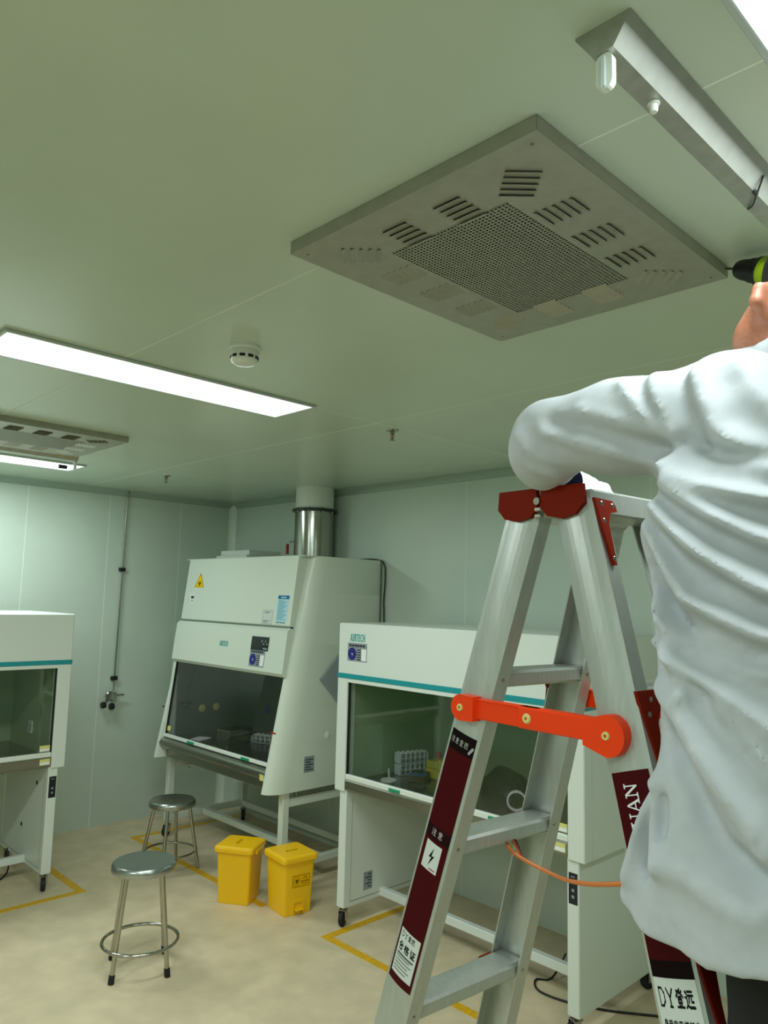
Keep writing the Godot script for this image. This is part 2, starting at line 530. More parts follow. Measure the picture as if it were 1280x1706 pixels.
# a flat slab whose long edge at x = seam is notched where the housings pass
func notched(s: SurfaceTool, a: Vector3, b: Vector3, seam: float):
	var poly := []
	var left := absf(b.x - seam) < absf(a.x - seam)      # the slab lies left of the seam
	var xe := b.x if left else a.x
	var xo := a.x if left else b.x
	poly.append(Vector2(xo, a.z))
	poly.append(Vector2(xe, a.z))
	for o in [OPENINGS[1], OPENINGS[0]]:
		if o.z - 0.30 < a.z or o.z + 0.30 > b.z: continue
		var xi: float = o.x - 0.36 if left else o.x + 0.36
		poly.append(Vector2(xe, o.z - 0.30))
		poly.append(Vector2(xi, o.z - 0.30))
		poly.append(Vector2(xi, o.z + 0.30))
		poly.append(Vector2(xe, o.z + 0.30))
	poly.append(Vector2(xe, b.z))
	poly.append(Vector2(xo, b.z))
	prism(s, poly, a.y, b.y, Transform3D(Basis(Vector3(1, 0, 0), Vector3(0, 0, 1), Vector3(0, 1, 0)), Vector3.ZERO))

func build_room():
	struct("floor", box(Vector3(X_MIN - 0.1, -0.1, WALL_A - 0.1), Vector3(WALL_B + 0.1, 0, Z_MAX + 0.1), 0.0), M.floor)
	var cs := S()
	notched(cs, Vector3(X_MIN - 0.1, CEIL + 0.0004, WALL_A - 0.1), Vector3(1.172, CEIL + 0.1, Z_MAX + 0.1), 1.172)
	notched(cs, Vector3(1.172, CEIL + 0.0004, WALL_A - 0.1), Vector3(WALL_B + 0.1, CEIL + 0.1, Z_MAX + 0.1), 1.172)
	var c := struct("ceiling", cs, M.sealant)
	var xs := [X_MIN, -0.135, 1.172, 2.478, WALL_B]
	var zs := [WALL_A, -2.63, Z_MAX]
	var panels := []
	for i in 4:
		for j in 2:
			panels.append([Vector3(xs[i] + 0.0028, CEIL, zs[j] + 0.0028), Vector3(xs[i + 1] - 0.0028, CEIL + 0.004, zs[j + 1] - 0.0028), i in [1, 2]])
	for p in panels:
		if p[2]:
			cs = S()
			notched(cs, p[0], p[1], 1.172)
			part("panel", cs, M.ceil, c)
		else:
			part("panel", box(p[0], p[1], 0.001), M.ceil, c)
	var w := struct("wall_back", box(Vector3(X_MIN - 0.1, 0, WALL_A - 0.1), Vector3(WALL_B + 0.1, CEIL, WALL_A - 0.0004), 0.0), M.sealant)
	var x: float = 2.043 - 0.652 * 6
	var edges := []
	while x < WALL_B:
		if x > X_MIN + 0.1: edges.append(x)
		x += 0.652
	edges.push_front(X_MIN)
	edges.append(WALL_B)
	for i in edges.size() - 1:
		part("panel", box(Vector3(edges[i] + 0.0025, 0, WALL_A - 0.005), Vector3(edges[i + 1] - 0.0025, CEIL, WALL_A), 0.001), M.wall, w)
	w = struct("wall_right", box(Vector3(WALL_B + 0.0004, 0, WALL_A), Vector3(WALL_B + 0.1, CEIL, Z_MAX + 0.1), 0.0), M.sealant)
	var ez := [WALL_A, -5.842, -4.538, -3.232, -1.928, -0.624, 0.68, Z_MAX]
	for i in ez.size() - 1:
		part("panel", box(Vector3(WALL_B, 0, ez[i] + 0.0015), Vector3(WALL_B + 0.005, CEIL, ez[i + 1] - 0.0015), 0.001), M.wall, w)
	struct("wall_left", box(Vector3(X_MIN - 0.1, 0, WALL_A), Vector3(X_MIN, CEIL, Z_MAX + 0.1), 0.0), M.wall)
	struct("wall_front", box(Vector3(X_MIN, 0, Z_MAX), Vector3(WALL_B, CEIL, Z_MAX + 0.1), 0.0), M.wall)
	# concave coving along the ceiling and in the corner
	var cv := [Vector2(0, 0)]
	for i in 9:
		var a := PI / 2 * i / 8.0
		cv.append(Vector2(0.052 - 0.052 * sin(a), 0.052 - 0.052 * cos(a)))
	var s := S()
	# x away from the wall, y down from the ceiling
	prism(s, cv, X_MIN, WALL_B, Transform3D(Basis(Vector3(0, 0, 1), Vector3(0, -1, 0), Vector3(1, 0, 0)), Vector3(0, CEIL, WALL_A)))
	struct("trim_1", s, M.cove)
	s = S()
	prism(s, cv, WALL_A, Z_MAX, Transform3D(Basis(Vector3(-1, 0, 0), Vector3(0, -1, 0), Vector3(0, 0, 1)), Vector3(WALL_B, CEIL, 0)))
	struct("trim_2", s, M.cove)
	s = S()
	prism(s, cv, 0.0, CEIL, Transform3D(Basis(Vector3(-1, 0, 0), Vector3(0, 0, 1), Vector3(0, 1, 0)), Vector3(WALL_B, 0, WALL_A)))
	struct("trim_3", s, M.sealant)

# ------------------------------------------------------------------ things on the ceiling
func diffuser_grille(at: Vector3, label: String):
	# plate hanging just under the ceiling; slots are louvred outwards
	var t := thing("air_diffuser", label, "air vent", at, 0.0, "square ceiling air diffusers")
	var hx := 0.415
	var hz := 0.353
	var y0 := -0.030
	var th := 0.0015
	var c := CSGCombiner3D.new()
	c.name = "face_plate"
	var b := CSGBox3D.new()
	b.size = Vector3(hx * 2, th, hz * 2)
	b.position = Vector3(0, y0, 0)
	b.name = "sheet"
	c.add_child(b)
	var px := 0.2525
	var pz := 0.171
	var hole := CSGBox3D.new()
	hole.size = Vector3(px * 2, 0.02, pz * 2)
	hole.position = Vector3(-0.0, y0, 0)
	hole.operation = CSGShape3D.OPERATION_SUBTRACTION
	hole.name = "cut"
	c.add_child(hole)
	var lm := BoxMesh.new()
	lm.size = Vector3(0.072, 0.0012, 0.013)
	var groups := []
	for i in 5:
		for j in 4:
			if i in [0, 4] or j in [0, 3]:
				groups.append([i, j])
	for g in groups:
		var ctr := Vector3(-0.292 + 0.146 * g[0], y0, -0.2295 + 0.153 * g[1])
		var ox := 0.0
		var oz := 0.0
		if g[0] == 0: ox = -1.0
		if g[0] == 4: ox = 1.0
		if g[1] == 0: oz = -1.0
		if g[1] == 3: oz = 1.0
		var out := Vector3(ox, 0, oz).normalized()
		var along := Vector3.UP.cross(out)
		for k in 5:
			var p: Vector3 = ctr + out * (k - 2) * 0.0215
			var cut := CSGBox3D.new()
			cut.size = Vector3(0.070, 0.02, 0.0095)
			cut.transform = Transform3D(Basis(along, Vector3.UP, out.cross(along) * -1.0 if along.cross(Vector3.UP).dot(out) < 0 else along.cross(Vector3.UP)), p)
			cut.operation = CSGShape3D.OPERATION_SUBTRACTION
			cut.name = "cut"
			c.add_child(cut, true)
			# louvre: hinged on its inner edge, tongue hanging down and outwards
			var hinge: Vector3 = p - out * 0.005
			var lean := deg_to_rad(28.0)
			var tongue := (out * cos(lean) + Vector3.DOWN * sin(lean)).normalized()
			var bs := Basis(along, along.cross(tongue).normalized() * -1.0, tongue)
			if bs.determinant() < 0: bs.y = -bs.y
			part_mesh("louver", lm, M.grille, t, Transform3D(bs, hinge + tongue * 0.0065))
	c.material_override = M.grille
	t.add_child(c)
	# perforated field: bars with square holes between them
	var s := S()
	var n := 50
	for i in n + 1:
		var x := -px + 2 * px * i / n
		cbox(s, Vector3(x, y0, 0), Vector3(0.0034, th, pz * 2), 0.0)
	n = 34
	for i in n + 1:
		var z := -pz + 2 * pz * i / n
		cbox(s, Vector3(0, y0 + 0.0002, z), Vector3(px * 2, th, 0.0034), 0.0)
	var pf := part("perforated_field", s, M.grille, t)
	pf.set_meta("kind", "stuff")
	# folded edges
	s = S()
	bx(s, Vector3(-hx, y0, -hz), Vector3(hx, -0.001, -hz + 0.0015), 0.0003)
	bx(s, Vector3(-hx, y0, hz - 0.0015), Vector3(hx, -0.001, hz), 0.0003)
	bx(s, Vector3(-hx, y0, -hz), Vector3(-hx + 0.0015, -0.001, hz), 0.0003)
	bx(s, Vector3(hx - 0.0015, y0, -hz), Vector3(hx, -0.001, hz), 0.0003)
	part("folded_rim", s, M.grille, t)
	# sheet metal housing above the ceiling, open below, with the filter at its top
	s = S()
	bx(s, Vector3(-0.358, 0.0, -0.298), Vector3(-0.354, 0.42, 0.298), 0.0)
	bx(s, Vector3(0.354, 0.0, -0.298), Vector3(0.358, 0.42, 0.298), 0.0)
	bx(s, Vector3(-0.358, 0.0, -0.298), Vector3(0.358, 0.42, -0.294), 0.0)
	bx(s, Vector3(-0.358, 0.0, 0.294), Vector3(0.358, 0.42, 0.298), 0.0)
	bx(s, Vector3(-0.358, 0.416, -0.298), Vector3(0.358, 0.42, 0.298), 0.0)
	part("housing", s, M.housing, t)
	part("filter", box(Vector3(-0.35, 0.33, -0.29), Vector3(0.35, 0.40, 0.29), 0.001), M.filter, t)
	s = S()
	for k in [[-hx + 0.03, hz - 0.03], [hx - 0.03, -hz + 0.03], [-hx + 0.03, -hz + 0.03], [hx - 0.03, hz - 0.03]]:
		s = S()
		lathe(s, [Vector2(0.0, -0.0018), Vector2(0.004, -0.001), Vector2(0.004, 0.0)], 10, Vector3(k[0], y0 - 0.0005, k[1]))
		part("screw", s, M.steel, t)

func lamp_trough(at: Vector3, length: float, label: String, left_end: bool):
	# germicidal lamp fitting: trapezoid trough, lampholders, starter; no tube is fitted
	var t := thing("lamp_trough", label, "lamp fitting", at, 0.0, "germicidal lamp troughs")
	var sec := [Vector2(-0.045, 0), Vector2(0.045, 0), Vector2(0.045, -0.004), Vector2(0.017, -0.045), Vector2(-0.017, -0.045), Vector2(-0.045, -0.004)]
	var s := S()
	prism(s, sec, 0, length, Transform3D(Basis(Vector3(0, 0, -1), Vector3(0, 1, 0), Vector3(1, 0, 0)), Vector3.ZERO))
	part("trough", s, M.trough, t)
	for x in [0.004, length - 0.016]:
		s = S()
		var pr := rrect(0.026, 0.056, 0.012, 5, 0, -0.073)
		prism(s, pr, x, x + 0.012, Transform3D(Basis(Vector3(0, 0, -1), Vector3(0, 1, 0), Vector3(1, 0, 0)), Vector3.ZERO))
		var h := part("lampholder", s, M.white_plastic, t)
		s = S()
		bx(s, Vector3(x - 0.004, -0.10, -0.004), Vector3(x, -0.05, 0.004), 0.002)
		part("clip", s, M.clear_plastic, h)
	s = S()
	lathe(s, [Vector2(0.0001, -0.062), Vector2(0.0055, -0.061), Vector2(0.007, -0.057), Vector2(0.007, -0.049), Vector2(0.010, -0.048), Vector2(0.010, -0.045)], 16, Vector3(0.16, 0, 0.0))
	part("starter", s, M.white_plastic, t)
	s = S()
	tube(s, curve([Vector3(0.54, -0.02, 0.036), Vector3(0.55, -0.05, 0.018), Vector3(0.58, -0.052, 0.0), Vector3(0.60, -0.046, -0.016)], 12), 0.002, 6)
	part("wire", s, M.dark_steel, t)
	s = S()
	cbox(s, Vector3(0.545, -0.046, 0.018), Vector3(0.016, 0.008, 0.008), 0.002)
	part("cable_clip", s, M.dark_steel, t)
	if not left_end:
		part("sticker", box(Vector3(length - 0.14, -0.030, 0.0275), Vector3(length - 0.02, -0.006, 0.0435), 0.0005), M.gold_sticker, t, "yellow warning sticker")
		s = S()
		lathe(s, [Vector2(0.0001, 0.0), Vector2(0.012, 0.0), Vector2(0.012, 0.05), Vector2(0.0001, 0.05)], 12, Vector3(length - 0.11, -0.09, 0), Basis(Vector3(0, 0, 1), PI / 2 * -1.0))
		part("end_cap", s, M.black, t)

func ceiling_things():
	diffuser_grille(Vector3(1.452, CEIL, -1.066), "large grey metal ceiling diffuser being screwed on beside the ladder")
	diffuser_grille(Vector3(1.415, CEIL, -4.28), "distant ceiling diffuser at the left edge above the far lamp trough")
	lamp_trough(Vector3(0.93, CEIL, -0.525), 1.25, "empty germicidal lamp trough beside the near diffuser, top right", true)
	lamp_trough(Vector3(0.60, CEIL, -4.70), 1.26, "distant lamp trough with a yellow sticker below the far diffuser", false)
	# smoke detector
	var t := thing("smoke_detector", "round white smoke detector on the ceiling beyond the lit panel", "smoke detector", Vector3(1.401, CEIL, -2.158))
	var s := S()
	lathe(s, [Vector2(0.0001, 0.0), Vector2(0.054, 0.0), Vector2(0.054, -0.010), Vector2(0.050, -0.014), Vector2(0.0001, -0.014)], 32)
	part("base", s, M.white_plastic, t)
	s = S()
	lathe(s, [Vector2(0.048, -0.013), Vector2(0.050, -0.022), Vector2(0.050, -0.034), Vector2(0.047, -0.036), Vector2(0.047, -0.044), Vector2(0.044, -0.054), Vector2(0.034, -0.062), Vector2(0.018, -0.065), Vector2(0.0001, -0.065)], 32)
	part("housing", s, M.white_plastic, t)
	for k in 10:
		var a := TAU * k / 10.0 + 0.2
		s = S()
		cbox(s, Vector3(0.0465, -0.041, 0), Vector3(0.004, 0.010, 0.019), 0.001)
		var o := part("slot", s, M.black, t)
		o.rotation.y = a
	# sprinklers
	for k in [[Vector3(2.631, CEIL, -2.673), "brass ceiling sprinkler near the lit panel's right end"], [Vector3(2.632, CEIL, -5.004), "smaller looking distant ceiling sprinkler near the back wall"]]:
		var q := thing("sprinkler", k[1], "sprinkler", k[0], 0.0, "ceiling sprinklers")
		s = S()
		lathe(s, [Vector2(0.0001, 0), Vector2(0.033, 0.0), Vector2(0.031, -0.005), Vector2(0.016, -0.012), Vector2(0.012, -0.012)], 24)
		part("escutcheon", s, M.chrome, q)
		s = S()
		lathe(s, [Vector2(0.011, -0.008), Vector2(0.011, -0.022), Vector2(0.006, -0.026), Vector2(0.0001, -0.026)], 16)
		for sg in [-1.0, 1.0]:
			tube(s, [Vector3(sg * 0.010, -0.020, 0), Vector3(sg * 0.013, -0.034, 0), Vector3(sg * 0.004, -0.054, 0)], 0.0022, 6)
		part("frame", s, M.steel, q)
		s = S()
		tube(s, [Vector3(0, -0.026, 0), Vector3(0, -0.050, 0)], 0.0028, 8)
		part("bulb", s, M.red_cap, q)
		s = S()
		lathe(s, [Vector2(0.0001, -0.053), Vector2(0.015, -0.0535), Vector2(0.015, -0.055), Vector2(0.0001, -0.0555)], 16)
		part("deflector", s, M.steel, q)
	# exhaust duct
	t = thing("exhaust_duct", "white and steel round exhaust duct above the tall cabinet", "duct", Vector3(3.722, 2.1325, -4.632))
	s = S()
	lathe(s, [Vector2(0.153, 0.0), Vector2(0.153, 0.385)], 48)
	part("steel_sleeve", s, M.duct_steel, t, "shiny stainless steel sleeve")
	s = S()
	lathe(s, [Vector2(0.155, 0.378), Vector2(0.175, 0.380), Vector2(0.178, 0.385), Vector2(0.178, 0.396), Vector2(0.175, 0.401), Vector2(0.155, 0.402)], 48)
	var fl := part("flange", s, M.dark_steel, t, "dark bolted flange")
	for k in 10:
		s = S()
		lathe(s, [Vector2(0.0001, 0.0), Vector2(0.006, 0.0), Vector2(0.006, 0.034), Vector2(0.0001, 0.034)], 6, Vector3(cos(TAU * k / 10) * 0.167, 0.372, sin(TAU * k / 10) * 0.167))
		part("bolt", s, M.steel, fl)
	s = S()
	lathe(s, [Vector2(0.157, 0.40), Vector2(0.157, 0.416), Vector2(0.151, 0.42), Vector2(0.151, 0.573)], 48)
	part("white_pipe", s, M.white_plastic, t, "white plastic upper pipe")
	s = S()
	cbox(s, Vector3(-0.115, 0.15, -0.125), Vector3(0.02, 0.016, 0.05), 0.003)
	part("damper_bracket", s, M.steel, t)
	part("damper_handle", box(Vector3(-0.15, 0.05, -0.162), Vector3(-0.125, 0.13, -0.146), 0.004), M.red_cap, t, "red damper handle")

# ------------------------------------------------------------------ clean benches
func caster(parent: Node, at: Vector3, turn: float):
	var c := Node3D.new()
	c.name = "caster"
	parent.add_child(c, true)
	c.position = at
	c.rotation.y = turn
	var s := S()
	lathe(s, [Vector2(0.0001, -0.014), Vector2(0.034, -0.014), Vector2(0.041, -0.009), Vector2(0.041, 0.009), Vector2(0.034, 0.014), Vector2(0.0001, 0.014)], 24, Vector3(0, 0.041, 0.02), Basis(Vector3(0, 0, 1), PI / 2))
	part("wheel", s, M.rubber, c)
	s = S()
	for sg in [-1.0, 1.0]:
		cbox(s, Vector3(sg * 0.020, 0.060, 0.014), Vector3(0.004, 0.05, 0.038), 0.001)
	cbox(s, Vector3(0, 0.086, 0.008), Vector3(0.045, 0.004, 0.048), 0.001)
	tube(s, [Vector3(0, 0.082, 0), Vector3(0, 0.102, 0)], 0.010, 10)
	part("fork", s, M.chrome, c)

func state_card(parent: Node, at: Vector3, w: float, h: float, bs := Basis()):
	# silver equipment card: heading, blue disc, dark lines, white field
	var k := part_mesh("status_card", null, null, parent)
	var s := S()
	cbox(s, Vector3.ZERO, Vector3(w, h, 0.0012), 0.0003)
	s.generate_normals()
	k.mesh = s.commit()
	k.material_override = M.silver_sticker
	k.transform = Transform3D(bs, at)
	s = S()
	lathe(s, [Vector2(0.0001, 0.0008), Vector2(w * 0.22, 0.0008), Vector2(w * 0.22, 0.0)], 24, Vector3(-w * 0.26, -h * 0.10, 0.0006), Basis(Vector3(1, 0, 0), PI / 2))
	part("disc", s, M.blue_ink, k)
	s = S()
	bx(s, Vector3(w * 0.22, -h * 0.44, 0.0005), Vector3(w * 0.47, h * 0.20, 0.0012), 0.0001)
	part("field", s, M.paper, k)
	s = S()
	for i in 5:
		bx(s, Vector3(-w * 0.01, h * (0.13 - 0.13 * i) - h * 0.03, 0.0005), Vector3(w * 0.19, h * (0.13 - 0.13 * i) + h * 0.03, 0.0011), 0.0001)
	for i in 6:
		bx(s, Vector3(-w * 0.42 + w * 0.14 * i, h * 0.30, 0.0005), Vector3(-w * 0.42 + w * 0.14 * i + w * 0.11, h * 0.42, 0.0011), 0.0001)
	part("lettering", s, M.dark_ink, k)
	s = S()
	for i in 3:
		bx(s, Vector3(-w * 0.30 + w * 0.03 * i, -h * (0.10 + 0.05 * i), 0.0013), Vector3(-w * 0.22, -h * (0.07 + 0.05 * i), 0.0018), 0.0001)
	part("disc_lettering", s, M.paper, k)

func clean_bench(at: Vector3, turn: float, label: String, with_card: bool):
	var t := thing("clean_bench", label, "clean bench", at, turn, "laminar flow clean benches")
	var W := 1.65
	var D := 0.80
	# head
	var head := part("head", box(Vector3(0, 1.385, -D), Vector3(W, 1.705, 0), 0.006), M.bench, t)
	part("stripe", box(Vector3(-0.002, 1.385, -0.30), Vector3(W + 0.002, 1.413, 0.0025), 0.001), M.teal, head, "teal stripe")
	var s := S()
	bx(s, Vector3(0.08, 1.362, -D + 0.04), Vector3(W - 0.08, 1.386, -0.001), 0.002)
	part("window_header", s, M.bench, t)
	# side pillars and cheeks
	for sg in [0, 1]:
		var x0: float = 0.0 if sg == 0 else W - 0.085
		s = S()
		bx(s, Vector3(x0, 0.742, -0.07), Vector3(x0 + 0.085, 1.386, 0), 0.004)
		var xa: float = 0.0 if sg == 0 else W - 0.03
		bx(s, Vector3(xa, 0.742, -D), Vector3(xa + 0.03, 1.386, -0.06), 0.003)
		part("side_panel", s, M.bench, t)
		# lower cheek
		var xl: float = 0.035 if sg == 0 else W - 0.095
		s = S()
		bx(s, Vector3(xl, 0.10, -D + 0.05), Vector3(xl + 0.06, 0.75, -0.012), 0.004)
		var leg := part("side_cabinet", s, M.bench, t)
		s = S()
		var face: float = xl + 0.06 if sg == 0 else xl
		bx(s, Vector3(face - 0.0006, 0.128, -D + 0.06), Vector3(face + 0.0006, 0.131, -0.06), 0.0002)
		bx(s, Vector3(face - 0.0006, 0.131, -0.064), Vector3(face + 0.0006, 0.70, -0.062), 0.0002)
		part("panel_joint", s, M.inside_bsc, leg)
		for z in [-0.045, -D + 0.09]:
			caster(t, Vector3(xl + 0.03, 0.0, z), 0.5 if sg == 0 else -0.35)
	# rails
	s = S()
	bx(s, Vector3(0.09, 0.105, -0.34), Vector3(W - 0.09, 0.15, -0.30), 0.003)
	part("cross_rail", s, M.bench, t)
	# chamber
	s = S()
	bx(s, Vector3(0.03, 0.76, -D + 0.01), Vector3(W - 0.03, 1.386, -D + 0.03), 0.001)
	part("chamber_back", s, M.inside, t)
	for x in [0.075, W - 0.083]:
		part("chamber_side", box(Vector3(x, 0.80, -D + 0.03), Vector3(x + 0.008, 1.386, -0.07), 0.001), M.inside, t)
	part("work_top", box(Vector3(0.083, 0.772, -D + 0.03), Vector3(W - 0.083, 0.802, -0.012), 0.003), M.work_steel, t, "dark stainless work surface")
	s = S()
	bx(s, Vector3(0.085, 0.755, -0.045), Vector3(W - 0.085, 0.812, 0.0), 0.006)
	bx(s, Vector3(0.085, 0.742, -D + 0.05), Vector3(W - 0.085, 0.772, -0.03), 0.003)
	part("steel_apron", s, M.steel, t, "brushed steel front apron")
	# lamp holders under the chamber ceiling
	for x in [0.16, W - 0.16]:
		s = S()
		cbox(s, Vector3(x, 1.345, -0.42), Vector3(0.022, 0.035, 0.03), 0.004)
		part("lampholder", s, M.white_plastic, t)
	s = S()
	tube(s, [Vector3(0.16, 1.336, -0.42), Vector3(W - 0.16, 1.336, -0.42)], 0.008, 10)
	part("lamp_tube", s, M.clear_plastic, t)
	# sash
	var g := part("glass_sash", box(Vector3(0.088, 0.838, -0.022), Vector3(W - 0.088, 1.366, -0.017), 0.0005), M.glass, t, "green tinted sliding glass")
	s = S()
	bx(s, Vector3(0.086, 0.812, -0.028), Vector3(W - 0.086, 0.842, -0.004), 0.004)
	part("sash_rail", s, M.white_plastic, g)
	for x in [0.084, W - 0.0915]:
		part("gasket", box(Vector3(x, 0.815, -0.03), Vector3(x + 0.0075, 1.364, -0.012), 0.001), M.black, g)
	for x in [0.49, 1.17]:
		part("sash_handle", box(Vector3(x - 0.042, 0.818, -0.01), Vector3(x + 0.042, 0.834, 0.003), 0.003), M.green, g, "green sash handle")
	# stickers
	for k in [[0.848, -0.0168], [0.768, 0.0]]:
		var lb := part("caution_label", box(Vector3(W - 0.158, k[0], k[1]), Vector3(W - 0.095, k[0] + 0.037, k[1] + 0.0008), 0.0002), M.label_yellow, t)
		part("text_field", box(Vector3(W - 0.156, k[0] + 0.002, k[1] + 0.0004), Vector3(W - 0.097, k[0] + 0.018, k[1] + 0.0012), 0.0002), M.paper, lb)
	# control panel on the right pillar
	var cp := part("control_panel", box(Vector3(W - 0.086, 0.56, -0.013), Vector3(W - 0.042, 0.69, -0.0105), 0.001), M.navy, t, "dark control panel")
	s = S()
	bx(s, Vector3(W - 0.075, 0.640, -0.0108), Vector3(W - 0.053, 0.660, -0.0095), 0.0005)
	part("display", s, M.screen, cp)
	for y in [0.585, 0.612]:
		part("button", box(Vector3(W - 0.070, y, -0.0108), Vector3(W - 0.058, y + 0.012, -0.0092), 0.0005), M.silver_sticker, cp)
	part("lettering", box(Vector3(W - 0.075, 0.672, -0.0108), Vector3(W - 0.055, 0.676, -0.0098), 0.0002), M.silver_sticker, cp)
	# name plate inside the left lower cabinet, knob holes inside the right one
	s = S()
	bx(s, Vector3(0.0945, 0.165, -0.235), Vector3(0.096, 0.265, -0.165), 0.0003)
	var np := part("name_plate", s, M.silver_sticker, t)
	s = S()
	for i in 5:
		bx(s, Vector3(0.0955, 0.178 + 0.017 * i, -0.226), Vector3(0.0966, 0.184 + 0.017 * i, -0.20 + 0.02 * (i % 2)), 0.0002)
	part("engraving", s, M.dark_ink, np)
	for k in [[0.625, -0.186], [0.322, -0.40]]:
		s = S()
		lathe(s, [Vector2(0.0001, 0.003), Vector2(0.013, 0.002), Vector2(0.015, 0.0)], 12, Vector3(W - 0.095, k[0], k[1]), Basis(Vector3(0, 0, 1), PI / 2))
		part("hole_cap", s, M.dark_steel, t)
	# socket on the chamber's right wall
	s = S()
	bx(s, Vector3(W - 0.092, 0.905, -0.43), Vector3(W - 0.082, 0.985, -0.36), 0.003)
	var so := part("socket", s, M.white_plastic, t)
	s = S()
	for k in [[-0.41, 0.955], [-0.38, 0.955], [-0.395, 0.93]]:
		cbox(s, Vector3(W - 0.0925, k[1], k[0]), Vector3(0.0015, 0.012, 0.004), 0.0003)
	part("socket_hole", s, M.dark_ink, so)
	if with_card:
		text_part("lettering", "AIRTECH", 0.060, M.teal_ink, t, Transform3D(Basis(), Vector3(0.168, 1.622, 0.0008)), "Droid Sans", 700, 0.52)
		state_card(t, Vector3(0.166, 1.540, 0.0006), 0.165, 0.105)

func clean_benches():
	clean_bench(Vector3(3.0, 0, -3.46), -PI / 2, "white clean bench with green tinted glass behind the ladder", true)
	clean_bench(Vector3(2.022 - 1.65, 0, -4.95), 0.0, "white clean bench with green tinted glass cut off at the photo's left edge", false)

# ------------------------------------------------------------------ tall safety cabinet on its stand
func bsc_front(y: float) -> float:
	return -0.117 * (y - 0.76)

func bsc_nose(y: float) -> float:
	return 0.07 - 0.198 * (y - 0.6)

func slant(s: SurfaceTool, x0: float, x1: float, y0: float, y1: float, out0: float, out1: float, bev := 0.006):
	# slab lying on the slanted front between two heights
	var a := Vector2(bsc_front(y0), y0)
	var b := Vector2(bsc_front(y1), y1)
	var d := (b - a).normalized()
	var n := Vector2(d.y, -d.x)
	if n.x < 0: n = -n
	var p := [a + n * out0, b + n * out0, b + n * (out1 - bev), b - d * bev + n * out1, a + d * bev + n * out1, a + n * (out1 - bev)]
	prism(s, p, x0, x1, Transform3D(Basis(Vector3(0, 0, 1), Vector3(0, 1, 0), Vector3(1, 0, 0)), Vector3.ZERO))

